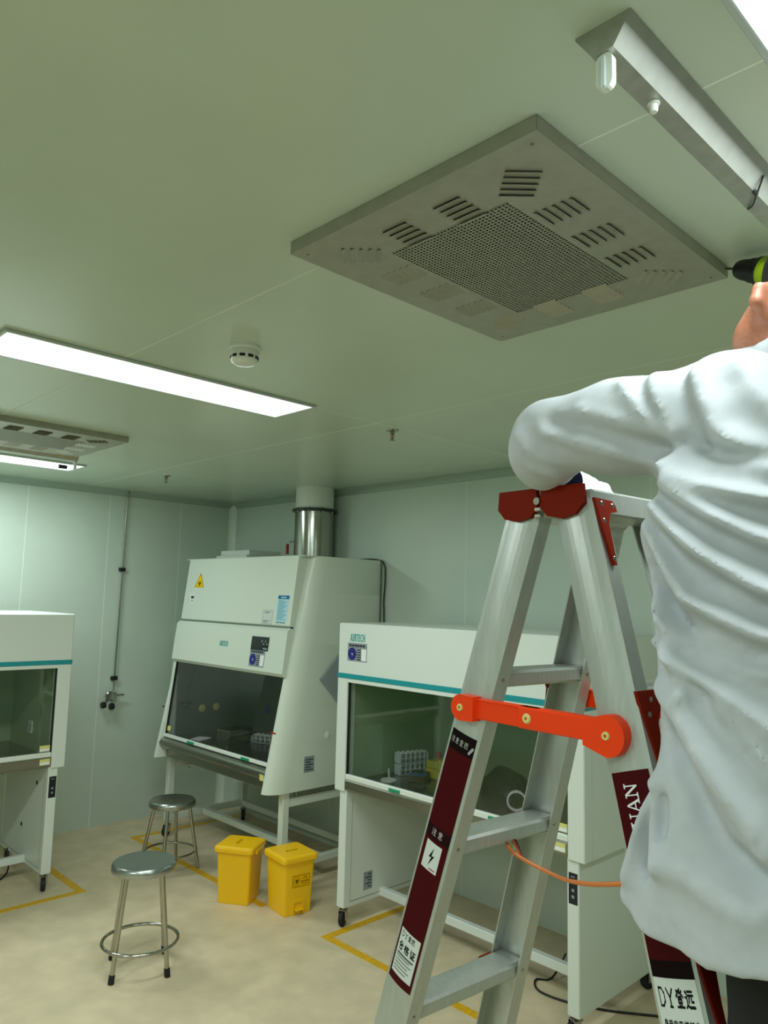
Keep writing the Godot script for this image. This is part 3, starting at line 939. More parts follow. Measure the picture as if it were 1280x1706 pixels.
func safety_cabinet():
	var t := thing("safety_cabinet", "tall white biological safety cabinet with slanted dark glass front on a castor stand", "cabinet", Vector3(3.0, 0, -5.58), -PI / 2)
	var W := 1.58
	var YZ := Transform3D(Basis(Vector3(0, 0, 1), Vector3(0, 1, 0), Vector3(1, 0, 0)), Vector3.ZERO)
	var front := func(y: float) -> Basis:
		return Basis(Vector3(1, 0, 0), Vector3(0, 1, -0.117).normalized(), Vector3(0, 0.117, 1).normalized())
	var fb: Basis = front.call(0.0)
	var s := S()
	prism(s, [Vector2(bsc_front(1.34) - 0.01, 1.34), Vector2(bsc_front(2.128) - 0.002, 2.128), Vector2(-0.85, 2.128), Vector2(-0.85, 1.34)], 0.09, W - 0.07, YZ)
	part("body", s, M.bsc, t)
	s = S()
	bx(s, Vector3(0.02, 0.60, -0.858), Vector3(W - 0.02, 2.128, -0.70), 0.004)
	part("rear_housing", s, M.bsc, t)
	s = S()
	slant(s, 0.085, W - 0.068, 1.652, 2.132, -0.02, 0.012)
	part("upper_panel", s, M.bsc, t)
	s = S()
	slant(s, 0.06, W - 0.065, 1.322, 1.640, -0.03, 0.026, 0.02)
	var hood := part("hood", s, M.bsc, t)
	s = S()
	slant(s, 0.088, W - 0.070, 1.630, 1.660, -0.02, 0.004, 0.001)
	part("joint", s, M.inside_bsc, t)
	# side fairings
	for sg in [0, 1]:
		var polys := []
		var ys := []
		for k in 7:
			var y := 0.6 + (2.13 - 0.6) * k / 6.0
			var zf := bsc_nose(y)
			var p := []
			var pts := [Vector2(0, -0.86), Vector2(0, zf - 0.012), Vector2(0.006, zf - 0.002)]
			for i in 9:
				var a := PI / 2 * i / 8.0
				pts.append(Vector2(0.014 + 0.082 * sin(a), zf - 0.13 + 0.13 * cos(a)))
			pts.append(Vector2(0.096, -0.84))
			pts.append(Vector2(0.088, -0.86))
			for q in pts:
				p.append(Vector2(W - 0.096 + q.x, q.y) if sg == 1 else Vector2(0.096 - q.x, q.y))
			polys.append(p)
			ys.append(y)
		s = S()
		loft(s, polys, ys, true, true)
		part("side_fairing", s, M.bsc, t)
		# thin coloured mark and joint near the sash's foot
		s = S()
		var xm: float = W - 0.085 if sg == 1 else 0.045
		var ym := 0.972
		cbox(s, Vector3(xm, ym, bsc_nose(ym) + 0.0005), Vector3(0.055 if sg == 1 else 0.03, 0.010, 0.002), 0.0003)
		part("mark", s, M.red_cap if sg == 1 else M.dark_ink, t)
	s = S()
	prism(s, [Vector2(bsc_front(2.10), 2.126), Vector2(bsc_front(2.10), 2.132), Vector2(-0.85, 2.132), Vector2(-0.85, 2.126)], 0.02, W - 0.02, YZ)
	part("top_sheet", s, M.bsc, t)
	# chamber
	s = S()
	bx(s, Vector3(0.10, 0.74, -0.70), Vector3(W - 0.10, 1.36, -0.66), 0.001)
	part("chamber_back", s, M.inside_bsc, t)
	for x in [0.096, W - 0.112]:
		part("chamber_side", box(Vector3(x, 0.74, -0.67), Vector3(x + 0.016, 1.36, -0.08), 0.001), M.inside_bsc, t)
	part("work_top", box(Vector3(0.10, 0.735, -0.68), Vector3(W - 0.10, 0.757, 0.01), 0.003), M.work_steel, t, "dark stainless work surface")
	part("base_pan", box(Vector3(0.07, 0.60, -0.84), Vector3(W - 0.07, 0.70, -0.02), 0.006), M.steel, t)
	# steel arm rest
	s = S()
	prism(s, [Vector2(-0.03, 0.745), Vector2(0.005, 0.748), Vector2(0.030, 0.738), Vector2(0.042, 0.715), Vector2(0.040, 0.690), Vector2(0.022, 0.672), Vector2(-0.03, 0.66)], 0.075, W - 0.09, YZ, true)
	part("arm_rest", s, M.steel, t, "grey steel arm rest")
	# sash
	s = S()
	slant(s, 0.10, W - 0.098, 0.772, 1.335, -0.012, -0.006, 0.001)
	var g := part("glass_sash", s, M.glass_bsc, t, "dark tinted slanted glass")
	s = S()
	slant(s, 0.098, W - 0.096, 0.748, 0.776, -0.016, 0.008, 0.004)
	part("sash_rail", s, M.white_plastic, g)
	s = S()
	slant(s, 0.096, 0.103, 0.75, 1.33, -0.02, 0.0, 0.001)
	part("gasket", s, M.black, g)
	for x in [0.50, 1.21]:
		s = S()
		slant(s, x - 0.045, x + 0.045, 0.753, 0.771, 0.0, 0.014, 0.003)
		part("sash_handle", s, M.green, g, "green sash handle")
	s = S()
	slant(s, 0.055, 0.098, 0.76, 1.33, -0.03, 0.0, 0.004)
	part("sash_guide", s, M.bsc, t)
	# stickers on the front
	var onf := func(x: float, y: float, out: float) -> Transform3D:
		return Transform3D(fb, Vector3(x, y, bsc_front(y)) + fb.z * out)
	text_part("lettering", "AIRTECH", 0.052, M.teal_ink, hood, onf.call(0.775, 1.497, 0.0268), "Droid Sans", 700, 0.52)
	s = S()
	cbox(s, Vector3.ZERO, Vector3(0.205, 0.095, 0.004), 0.002)
	var dp := part("control_display", s, M.screen, hood, "dark control display")
	dp.transform = onf.call(1.223, 1.523, 0.027)
	s = S()
	cbox(s, Vector3(-0.04, 0.0, 0.0015), Vector3(0.055, 0.065, 0.003), 0.001)
	part("screen", s, M.dark_ink, dp)
	s = S()
	for i in 4:
		cbox(s, Vector3(0.025 + 0.02 * i, 0.018 - 0.018 * (i % 2), 0.002), Vector3(0.014, 0.010, 0.002), 0.0005)
	cbox(s, Vector3(0.07, -0.032, 0.002), Vector3(0.05, 0.010, 0.002), 0.0003)
	part("keys", s, M.silver_sticker, dp)
	state_card(hood, (onf.call(1.21, 1.425, 0.0275) as Transform3D).origin, 0.175, 0.115, fb)
	# biohazard triangle, shield, blue notice and white certificate on the upper panel
	var tri_im := canvas(128, 128, Color(0.95, 0.78, 0.10))
	biohazard(tri_im, Vector2(64, 84), 26, Color(0.05, 0.05, 0.04))
	s = S()
	var tm := print_mat(tri_im)
	var tp := [Vector2(-0.072, -0.052), Vector2(0.072, -0.052), Vector2(0.0, 0.064)]
	var st := SurfaceTool.new()
	st.begin(Mesh.PRIMITIVE_TRIANGLES)
	for k in [0, 2, 1]:
		st.set_uv(Vector2(0.5 + tp[k].x / 0.145, 0.5 - tp[k].y / 0.130))
		st.set_normal(Vector3(0, 0, 1))
		st.add_vertex(Vector3(tp[k].x, tp[k].y, 0))
	var tr := part_mesh("biohazard_sticker", st.commit(), tm, t, onf.call(0.285, 1.955, 0.0128))
	s = S()
	tube(s, [Vector3(-0.064, -0.047, 0), Vector3(0.064, -0.047, 0), Vector3(0.0, 0.056, 0)], 0.0022, 4, true)
	part("border", s, M.black, tr)
	s = S()
	prism(s, [Vector2(-0.035, 0.04), Vector2(0.035, 0.04), Vector2(0.034, 0.0), Vector2(0.0, -0.04), Vector2(-0.034, 0.0)], 0, 0.0006)
	var sh := part("shield_sticker", s, M.paper, t)
	sh.transform = onf.call(0.21, 1.812, 0.0123)
	s = S()
	prism(s, [Vector2(-0.024, 0.024), Vector2(0.024, 0.024), Vector2(0.02, 0.004), Vector2(-0.02, 0.004)], 0.0004, 0.001)
	prism(s, [Vector2(-0.010, -0.006), Vector2(0.010, -0.006), Vector2(0.0, -0.024)], 0.0004, 0.001)
	part("emblem", s, M.dark_ink, sh)
	var bl := canvas(96, 160, Color(0.70, 0.84, 0.88))
	bl.fill_rect(Rect2i(0, 0, 96, 20), Color(0.08, 0.42, 0.60))
	bl.fill_rect(Rect2i(24, 8, 48, 6), Color(0.75, 0.88, 0.92))
	for i in 16:
		bl.fill_rect(Rect2i(8, 28 + i * 7, 40 + (i * 29) % 40, 3), Color(0.30, 0.60, 0.68))
	bl.fill_rect(Rect2i(0, 142, 96, 18), Color(0.80, 0.87, 0.86))
	for i in 5: bl.fill_rect(Rect2i(10 + i * 16, 146, 10, 9), Color(0.22, 0.42, 0.42))
	sticker("notice_sticker", print_mat(bl), 0.125, 0.195, t, onf.call(1.405, 1.760, 0.0126))
	var wh := canvas(96, 96, Color(0.80, 0.83, 0.80))
	for e in [[4, 4, 92, 4], [4, 92, 92, 92], [4, 4, 4, 92], [92, 4, 92, 92]]:
		ln(wh, Vector2(e[0], e[1]), Vector2(e[2], e[3]), 2, Color(0.5, 0.56, 0.53))
	for i in 3: wh.fill_rect(Rect2i(20, 14 + 3 * i, 56 - 10 * i, 2), Color(0.35, 0.4, 0.38))
	for i in 3: wh.fill_rect(Rect2i(14, 70 + 6 * i, 60 - 12 * i, 3), Color(0.4, 0.46, 0.43))
	sticker("certificate_sticker", print_mat(wh), 0.125, 0.10, t, onf.call(1.245, 1.707, 0.0126))
	s = S()
	slant(s, 0.112, 0.16, 0.80, 0.835, -0.006, -0.005, 0.0003)
	part("caution_label", s, M.label_yellow, t)
	s = S()
	bx(s, Vector3(1.43, 0.672, 0.022), Vector3(1.475, 0.71, 0.043), 0.001)
	part("caution_label", s, M.label_yellow, t)
	# on the right fairing
	s = S()
	bx(s, Vector3(W - 0.0005, 0.71, -0.285), Vector3(W + 0.001, 0.812, -0.20), 0.0003)
	var np := part("name_plate", s, M.silver_sticker, t)
	s = S()
	for i in 5:
		bx(s, Vector3(W + 0.0006, 0.724 + 0.016 * i, -0.275 + 0.02 * (i % 2)), Vector3(W + 0.0015, 0.730 + 0.016 * i, -0.212), 0.0002)
	part("engraving", s, M.dark_ink, np)
	s = S()
	lathe(s, [Vector2(0.0001, 0.006), Vector2(0.014, 0.006), Vector2(0.018, 0.003), Vector2(0.026, 0.003), Vector2(0.027, 0.0)], 24, Vector3(W, 0.93, -0.394), Basis(Vector3(0, 0, 1), -PI / 2))
	part("port_cap", s, M.white_plastic, t)
	# round service outlets and a blue port inside
	for k in [[-0.31, 0.942], [-0.44, 0.945]]:
		s = S()
		lathe(s, [Vector2(0.0001, 0.010), Vector2(0.010, 0.010), Vector2(0.012, 0.006), Vector2(0.026, 0.006), Vector2(0.030, 0.0)], 24, Vector3(0.112, k[1], k[0]), Basis(Vector3(0, 0, 1), -PI / 2))
		part("service_outlet", s, M.label_yellow, t)
	s = S()
	lathe(s, [Vector2(0.0001, 0.008), Vector2(0.042, 0.008), Vector2(0.046, 0.0)], 6, Vector3(0.52, 0.953, -0.66), Basis(Vector3(1, 0, 0), PI / 2))
	part("blue_port", s, M.blue_paper, t)
	# gas tap on the chamber's left wall
	s = S()
	tube(s, [Vector3(0.13, 1.34, -0.23), Vector3(0.13, 1.12, -0.17), Vector3(0.13, 1.02, -0.15)], 0.006, 8)
	cbox(s, Vector3(0.13, 1.125, -0.17), Vector3(0.03, 0.03, 0.03), 0.004)
	tube(s, [Vector3(0.13, 1.0, -0.10), Vector3(0.13, 0.97, -0.15), Vector3(0.13, 1.0, -0.20)], 0.012, 8)
	cbox(s, Vector3(0.135, 0.985, -0.15), Vector3(0.03, 0.06, 0.035), 0.006)
	part("gas_tap", s, M.dark_steel, t)
	# stand
	for x in [0.055, W - 0.055]:
		for z in [-0.09, -0.78]:
			s = S()
			bx(s, Vector3(x - 0.025, 0.10, z - 0.025), Vector3(x + 0.025, 0.60, z + 0.025), 0.003)
			part("leg", s, M.bsc, t)
			caster(t, Vector3(x + (0.04 if x < 1 else -0.04), 0.0, z + 0.02), 0.4 if z > -0.5 else 1.0)
			s = S()
			tube(s, [Vector3(x, 0.1, z), Vector3(x, 0.03, z)], 0.008, 8)
			lathe(s, [Vector2(0.0001, 0.0), Vector2(0.018, 0.0), Vector2(0.018, 0.008), Vector2(0.008, 0.02), Vector2(0.0001, 0.02)], 16, Vector3(x, 0.0, z))
			part("levelling_foot", s, M.steel, t)
	for x in [0.055, W - 0.055]:
		part("stand_rail", box(Vector3(x - 0.02, 0.50, -0.76), Vector3(x + 0.02, 0.555, -0.11), 0.003), M.bsc, t)
		part("stand_rail", box(Vector3(x - 0.02, 0.105, -0.76), Vector3(x + 0.02, 0.15, -0.11), 0.003), M.bsc, t)
	for z in [-0.43, -0.80]:
		part("stand_rail", box(Vector3(0.08, 0.105, z), Vector3(W - 0.08, 0.15, z + 0.05), 0.003), M.bsc, t)
	part("underside_channel", box(Vector3(W - 0.05, 0.565, -0.70), Vector3(W - 0.02, 0.60, -0.16), 0.002), M.steel, t)
	s = S()
	tube(s, [Vector3(0.40, 0.60, -0.03), Vector3(0.40, 0.575, -0.03), Vector3(0.44, 0.575, -0.03)], 0.006, 8)
	part("drain_cock", s, M.steel, t)
	# flat cartons on top of it
	s = S()
	bx(s, Vector3(-0.17, 0, -0.225), Vector3(0.17, 0.042, 0.225), 0.003)
	single("flat_box", s, M.bench, "pale flat box on top of the tall cabinet, lower of two", "box", Vector3(3.575, 2.1325, -5.305), 0.0, "flat boxes on the cabinet")
	s = S()
	bx(s, Vector3(-0.155, 0, -0.20), Vector3(0.165, 0.040, 0.20), 0.003)
	single("flat_box", s, M.bench, "pale flat box on top of the tall cabinet, upper of two", "box", Vector3(3.58, 2.175, -5.285), 0.02, "flat boxes on the cabinet")
	# grey folder hung cornerwise on the cabinet's side
	s = S()
	cbox(s, Vector3(0, 0, 0.012), Vector3(0.245, 0.245, 0.018), 0.003, Basis(Vector3(0, 0, 1), PI / 4))
	single("document_holder", s, M.folder, "grey document holder hung cornerwise between the two cabinets", "holder", Vector3(3.475, 1.305, -4.0))

# ------------------------------------------------------------------ what lies in the cabinets
func bench_contents():
	# --- in the tall cabinet (work top 0.757) ---
	for k in 2:
		var t := thing("instrument_tin", ["lower of two stacked steel instrument boxes in the tall cabinet", "upper of two stacked steel instrument boxes in the tall cabinet"][k], "metal box", Vector3(3.28, 0.758 + 0.052 * k, -4.94), 0.12 + 0.06 * k, "steel instrument boxes")
		part("tray", box(Vector3(-0.12, 0, -0.065), Vector3(0.12, 0.038, 0.065), 0.004), M.steel, t)
		part("cover", box(Vector3(-0.122, 0.036, -0.067), Vector3(0.122, 0.051, 0.067), 0.005), M.chrome, t)
		var s0 := S()
		cbox(s0, Vector3(-0.02, 0.028, 0.067), Vector3(0.03, 0.014, 0.003), 0.001)
		part("latch", s0, M.steel, t)
	var s := S()
	prism(s, [Vector2(-0.07, -0.05), Vector2(0.06, -0.06), Vector2(0.075, 0.045), Vector2(0.01, 0.06), Vector2(-0.08, 0.05)], 0.0, 0.004, Transform3D(Basis(Vector3(1, 0, 0), Vector3(0, 0, 1), Vector3(0, 1, 0)), Vector3.ZERO))
	single("paper_sheet", s, M.paper, "white paper sheets lying at the left in the tall cabinet", "paper", Vector3(3.15, 0.758, -5.2), 0.4)
	tube_rack(Vector3(3.44, 0.758, -4.76), -1.2, "clear rack of small tubes at the right in the tall cabinet", 10)
	var t2 := thing("reagent_bottle", "small bottle with a yellow cap in the tall cabinet", "bottle", Vector3(3.40, 0.758, -4.90))
	s = S()
	lathe(s, [Vector2(0.0001, 0), Vector2(0.016, 0), Vector2(0.016, 0.026), Vector2(0.010, 0.032), Vector2(0.0001, 0.032)], 16)
	part("glass_body", s, M.clear_plastic, t2)
	s = S()
	lathe(s, [Vector2(0.013, 0.030), Vector2(0.013, 0.046), Vector2(0.0001, 0.047)], 16)
	part("cap", s, M.label_yellow, t2)
	var cb := thing("clear_box", "clear plastic box at the right end inside the tall cabinet", "box", Vector3(3.50, 0.758, -4.55))
	part("body", box(Vector3(-0.06, 0, -0.07), Vector3(0.06, 0.075, 0.07), 0.004), M.clear_plastic, cb)
	part("lid", box(Vector3(-0.063, 0.075, -0.073), Vector3(0.063, 0.088, 0.073), 0.004), M.clear_plastic, cb)
	# --- in the near bench (work top 0.802) ---
	var Y := 0.803
	tube_rack(Vector3(3.45, Y, -3.27), -0.25, "clear wire-like tube rack at the left in the clean bench", 12)
	tube_rack(Vector3(3.45, Y + 0.0675, -3.27), -0.25, "second clear tube rack stacked on the one in the clean bench", 12)
	s = S()
	var leaf := []
	for i in 20:
		var a := TAU * i / 20.0
		leaf.append(Vector2(cos(a) * 0.065, sin(a) * 0.045))
	prism(s, leaf, 0, 0.003, Transform3D(Basis(Vector3(1, 0, 0), Vector3(0, 0, 1), Vector3(0, 1, 0)), Vector3.ZERO))
	tube(s, [Vector3(0.04, 0.006, 0.0), Vector3(0.13, 0.035, -0.01)], 0.006, 6)
	single("plastic_scoop", s, M.white_plastic, "white plastic scoop lying at the front of the clean bench", "scoop", Vector3(3.215, Y, -3.23), 0.7)
	s = S()
	bx(s, Vector3(-0.075, 0, -0.05), Vector3(0.075, 0.04, 0.05), 0.004)
	var bb := single("reagent_box", s, M.brown, "dark brown reagent box with blue paper on it in the clean bench", "box", Vector3(3.36, Y, -3.12), 0.5)
	s = S()
	bx(s, Vector3(-0.075, 0.0402, -0.045), Vector3(-0.005, 0.0415, 0.045), 0.0003)
	part("blue_paper", s, M.blue_paper, bb)
	for k in 3:
		var tb := thing("tip_box", ["yellow pipette tip box at the back of the clean bench, leftmost", "yellow pipette tip box in the middle of the three in the clean bench", "yellow pipette tip box nearest the ladder in the clean bench"][k], "tip box", Vector3(3.50 - 0.02 * k, Y, -3.10 + 0.105 * k), 0.15 * k, "yellow tip boxes")
		part("body", box(Vector3(-0.06, 0, -0.045), Vector3(0.06, 0.055, 0.045), 0.004), M.yellow_tips, tb)
		part("lid", box(Vector3(-0.058, 0.055, -0.043), Vector3(0.058, 0.10 + 0.02 * k, 0.043), 0.006), M.yellow_tips, tb)
	s = S()
	lathe(s, [Vector2(0.0001, 0), Vector2(0.022, 0), Vector2(0.022, 0.07), Vector2(0.014, 0.085), Vector2(0.0001, 0.085)], 16)
	var rb := single("reagent_bottle", s, M.clear_plastic, "bottle with a red cap behind the tube rack in the clean bench", "bottle", Vector3(3.62, Y, -3.20))
	s = S()
	lathe(s, [Vector2(0.020, 0.08), Vector2(0.020, 0.115), Vector2(0.0001, 0.116)], 16)
	part("cap", s, M.red_cap, rb)
	# black bag and tape roll
	var polys := []
	var ys := []
	var f := FastNoiseLite.new()
	f.seed = 5
	f.frequency = 6.0
	for j in 7:
		var q := []
		var k := j / 6.0
		for i in 28:
			var a := TAU * i / 28.0
			var w: float = 0.19 * (1.0 - 0.35 * k * k)
			var d: float = 0.12 * (1.0 - 0.75 * k * k)
			var n := 1.0 + 0.10 * f.get_noise_3d(cos(a), k * 1.5, sin(a))
			q.append(Vector2(signf(cos(a)) * pow(absf(cos(a)), 0.6) * w * n, signf(sin(a)) * pow(absf(sin(a)), 0.6) * d * n))
		polys.append(q)
		ys.append(0.14 * k)
	s = S()
	loft(s, polys, ys, false, true)
	single("black_bag", s, M.bag, "crumpled black plastic bag inside the clean bench behind the ladder", "bag", Vector3(3.46, Y, -2.55), 1.1)
	s = S()
	var pr := []
	for k in [[0.042, -0.012], [0.050, -0.012], [0.050, 0.012], [0.042, 0.012], [0.042, -0.012]]:
		pr.append(Vector2(k[0], k[1]))
	lathe(s, pr, 32)
	var ring := single("tape_roll", s, M.paper, "pale roll of tape standing against the black bag", "tape roll", Vector3(3.27, Y + 0.050, -2.36))
	ring.basis = Basis(Vector3(0, 1, 0), 0.6) * Basis(Vector3(0, 0, 1), PI / 2)

func tube_rack(at: Vector3, turn: float, label: String, n: int):
	var t := thing("tube_rack", label, "tube rack", at, turn, "clear tube racks")
	var L := 0.20
	var s := S()
	for y in [0.002, 0.028, 0.056]:
		bx(s, Vector3(-L / 2, y, -0.035), Vector3(L / 2, y + 0.003, 0.035), 0.001)
	for x in [-L / 2, L / 2 - 0.004]:
		bx(s, Vector3(x, 0.0, -0.035), Vector3(x + 0.004, 0.06, 0.035), 0.001)
	part("frame", s, M.clear_plastic, t)
	for i in n / 2:
		for z in [-0.016, 0.016]:
			s = S()
			lathe(s, [Vector2(0.0001, 0.006), Vector2(0.006, 0.012), Vector2(0.0075, 0.058), Vector2(0.009, 0.059), Vector2(0.009, 0.066), Vector2(0.0001, 0.067)], 10, Vector3(-L / 2 + L * (i + 0.5) / (n / 2), 0, z))
			part("tube", s, M.white_plastic, t)

# ------------------------------------------------------------------ stools, bins, tape, wall pipe
func stool(at: Vector3, turn: float, H: float, rs: float, rf: float, ring_y: float, ring_in: bool, label: String):
	var t := thing("stool", label, "stool", at, turn, "round steel stools")
	var s := S()
	lathe(s, [Vector2(0.0001, H - 0.004), Vector2(rs - 0.03, H - 0.003), Vector2(rs - 0.012, H), Vector2(rs - 0.004, H - 0.006), Vector2(rs, H - 0.014), Vector2(rs, H - 0.036), Vector2(rs - 0.003, H - 0.040), Vector2(rs - 0.008, H - 0.036), Vector2(rs - 0.008, H - 0.012), Vector2(0.0001, H - 0.012)], 64)
	part("seat", s, M.steel_seat, t)
	for k in 4:
		var a := TAU * k / 4 + PI / 4
		var e := Vector3(cos(a), 0, sin(a))
		var top: Vector3 = e * (rs - 0.045) + Vector3.UP * (H - 0.013)
		var low: Vector3 = e * rf + Vector3.UP * 0.012
		s = S()
		tube(s, [top, low], 0.0115, 14)
		var leg := part("leg", s, M.chrome, t)
		if not ring_in:
			s = S()
			var dn := (low - top).normalized()
			tube(s, [low - dn * 0.028, low + dn * 0.010], 0.0145, 14)
			part("rubber_foot", s, M.rubber, leg)
	s = S()
	var rr: float = lerpf(rf, rs - 0.045, ring_y / H) + (0.018 if not ring_in else -0.005)
	var pts := []
	for i in 48:
		pts.append(Vector3(cos(TAU * i / 48) * rr, ring_y, sin(TAU * i / 48) * rr))
	tube(s, pts, 0.0085 if not ring_in else 0.0075, 10, true)
	part("foot_ring", s, M.chrome, t)

func waste_bin(at: Vector3, turn: float, label: String, front: bool):
	# local +z is the pedal side; hinge at -z
	var t := thing("waste_bin", label, "waste bin", at, turn, "yellow pedal bins")
	var s := S()
	var b := rrect(0.185, 0.20, 0.016, 5)
	var m := rrect(0.212, 0.222, 0.020, 5)
	loft(s, [rrect(0.18, 0.195, 0.014, 5), b, m], [0.0, 0.006, 0.300], true, true)
	var body := part("body", s, M.bin, t)
	s = S()
	loft(s, [rrect(0.222, 0.232, 0.022, 5), rrect(0.240, 0.252, 0.024, 5), rrect(0.242, 0.254, 0.024, 5), rrect(0.236, 0.248, 0.022, 5), rrect(0.215, 0.226, 0.020, 5)], [0.300, 0.302, 0.322, 0.331, 0.337], false, true)
	var lid := part("lid", s, M.bin, t)
	s = S()
	cbox(s, Vector3(0, 0.300, -0.126), Vector3(0.12, 0.028, 0.016), 0.005)
	part("hinge", s, M.bin, t)
	var im := canvas(160, 48, Color(0.96, 0.75, 0.03))
	glyphs(im, "医疗废物", 6, 6, 34, 4, 4.0, Color(0.16, 0.12, 0.02))
	sticker("lid_lettering", print_mat(im), 0.085, 0.026, lid, Transform3D(Basis(Vector3(1, 0, 0), Vector3(0, 0, -1), Vector3(0, 1, 0)), Vector3(0, 0.3376, 0.01)))
	# pedal in its recess
	s = S()
	prism(s, [Vector2(-0.042, 0.0), Vector2(-0.042, 0.075), Vector2(-0.032, 0.088), Vector2(0.032, 0.088), Vector2(0.042, 0.075), Vector2(0.042, 0.0), Vector2(0.030, 0.0), Vector2(0.030, 0.070), Vector2(-0.030, 0.070), Vector2(-0.030, 0.0)], 0.086, 0.108)
	part("pedal_surround", s, M.bin, body)
	s = S()
	bx(s, Vector3(-0.030, 0.002, 0.0965), Vector3(0.030, 0.070, 0.1005), 0.001)
	part("pedal_recess", s, M.bin, body)
	s = S()
	bx(s, Vector3(-0.027, 0.026, 0.095), Vector3(0.027, 0.038, 0.128), 0.004)
	part("pedal", s, M.bin, t)
	if front:
		im = canvas(240, 130, Color(0.93, 0.71, 0.05))
		var k := Color(0.14, 0.10, 0.03)
		for e in [[4, 4, 236, 4], [4, 126, 236, 126], [4, 4, 4, 126], [236, 4, 236, 126]]:
			ln(im, Vector2(e[0], e[1]), Vector2(e[2], e[3]), 4, k)
		var c := Vector2(62, 65)
		for i in 6:
			ln(im, c + Vector2(cos(TAU * i / 6), sin(TAU * i / 6)) * 54, c + Vector2(cos(TAU * (i + 1) / 6), sin(TAU * (i + 1) / 6)) * 54, 3, k)
		biohazard(im, c, 36, k)
		glyphs(im, "医疗废物", 124, 66, 22, 3, 3.0, k)
		im.fill_rect(Rect2i(150, 22, 50, 6), k)
		im.fill_rect(Rect2i(140, 42, 66, 5), k)
		im.fill_rect(Rect2i(124, 100, 96, 5), k)
		var lean := atan2(0.010, 0.294)
		sticker("hazard_label", print_mat(im), 0.118, 0.068, body, Transform3D(Basis(Vector3(1, 0, 0), lean), Vector3(0.012, 0.190, 0.1082)))

func tape_line(t: Node, a: Vector2, b: Vector2):
	var s := S()
	bx(s, Vector3(minf(a.x, b.x), 0.0, minf(a.y, b.y)), Vector3(maxf(a.x, b.x), 0.0012, maxf(a.y, b.y)), 0.0002)
	part("strip", s, M.tape, t)

func floor_things():
	stool(Vector3(1.942, 0, -3.678), -0.436, 0.512, 0.160, 0.182, 0.135, false, "nearer round steel stool with black rubber feet")
	stool(Vector3(2.735, 0, -4.84), 0.05, 0.452, 0.157, 0.195, 0.115, true, "farther round steel stool in front of the tall cabinet")
	waste_bin(Vector3(2.800, 0, -4.095), PI / 2 + 0.95 + 1.2, "yellow waste bin with a plain side, next to the farther stool", false)
	waste_bin(Vector3(2.945, 0, -3.775), -0.12, "yellow pedal bin with a black biohazard label on its front", true)
	var t := thing("floor_tape", "yellow floor tape outline round the left clean bench", "floor tape", Vector3.ZERO, 0.0, "yellow floor tape")
	tape_line(t, Vector2(0.2, -4.845), Vector2(2.15, -4.795))
	tape_line(t, Vector2(2.10, -6.04), Vector2(2.15, -4.845))
	t = thing("floor_tape", "yellow floor tape outline round the tall cabinet, under the farther stool", "floor tape", Vector3.ZERO, 0.0, "yellow floor tape")
	tape_line(t, Vector2(2.83, -5.62), Vector2(2.88, -3.90))
	tape_line(t, Vector2(2.88, -5.62), Vector2(3.88, -5.57))
	t = thing("floor_tape", "yellow floor tape outline in front of the clean bench, under the ladder", "floor tape", Vector3.ZERO, 0.0, "yellow floor tape")
	tape_line(t, Vector2(2.845, -3.36), Vector2(2.895, -1.60))
	tape_line(t, Vector2(2.895, -3.36), Vector2(3.88, -3.31))
	# gas pipe with valve on the back wall
	t = thing("gas_pipe", "thin steel pipe with a valve and gauge on the back wall", "pipe", Vector3(2.825, 1.0, WALL_A))
	var s := S()
	tube(s, curve([Vector3(0.012, 1.70, 0.03), Vector3(0.008, 1.55, 0.022), Vector3(0.004, 1.4, 0.022), Vector3(0.003, 1.04, 0.022), Vector3(-0.008, 0.16, 0.022)], 30), 0.0065, 10)
	part("pipe", s, M.steel, t)
	for y in [1.04, 0.155]:
		s = S()
		cbox(s, Vector3(0.002 if y > 1 else -0.008, y, 0.016), Vector3(0.05, 0.032, 0.034), 0.004)
		part("clamp", s, M.black, t)
	s = S()
	tube(s, [Vector3(-0.008, 0.15, 0.024), Vector3(-0.012, 0.05, 0.03)], 0.006, 8)
	cbox(s, Vector3(-0.012, 0.01, 0.03), Vector3(0.05, 0.065, 0.045), 0.008)
	tube(s, [Vector3(-0.012, 0.02, 0.04), Vector3(0.075, 0.02, 0.04)], 0.008, 8)
	tube(s, [Vector3(-0.012, 0.01, 0.02), Vector3(-0.075, -0.02, 0.045)], 0.013, 8)
	part("valve", s, M.chrome, t)
	s = S()
	lathe(s, [Vector2(0.0001, 0.022), Vector2(0.032, 0.022), Vector2(0.037, 0.017), Vector2(0.037, 0.0), Vector2(0.0001, 0.0)], 24, Vector3(-0.055, 0.022, 0.055), Basis(Vector3(1, 0, 0), PI / 2))
	part("gauge", s, M.chrome, t)
	for k in [Vector3(-0.10, -0.05, 0.055), Vector3(-0.03, -0.065, 0.055)]:
		s = S()
		lathe(s, [Vector2(0.0001, -0.012), Vector2(0.024, -0.016), Vector2(0.027, 0.0), Vector2(0.024, 0.016), Vector2(0.0001, 0.012)], 12, k, Basis(Vector3(0, 0, 1), PI / 2))
		part("knob", s, M.black, t)

# ------------------------------------------------------------------ ladder (turned 5 degrees; c along the rungs, e across the frames)
const TURN := -5.0
func W3(c: float, y: float, e: float) -> Vector3:
	var a := deg_to_rad(95.0)
	var d := Vector3(sin(a), 0, -cos(a))
	var ev := Vector3(d.z, 0, -d.x)
	return d * c + ev * e + Vector3.UP * y

func e1(y: float) -> float:
	return 0.918 + 0.2655 * (2.012 - y)

func e2(y: float) -> float:
	return 0.802 - 0.305 * (2.012 - y)

func cn(y: float) -> float:
	return 1.026 + 0.084 * (y - 1.393)

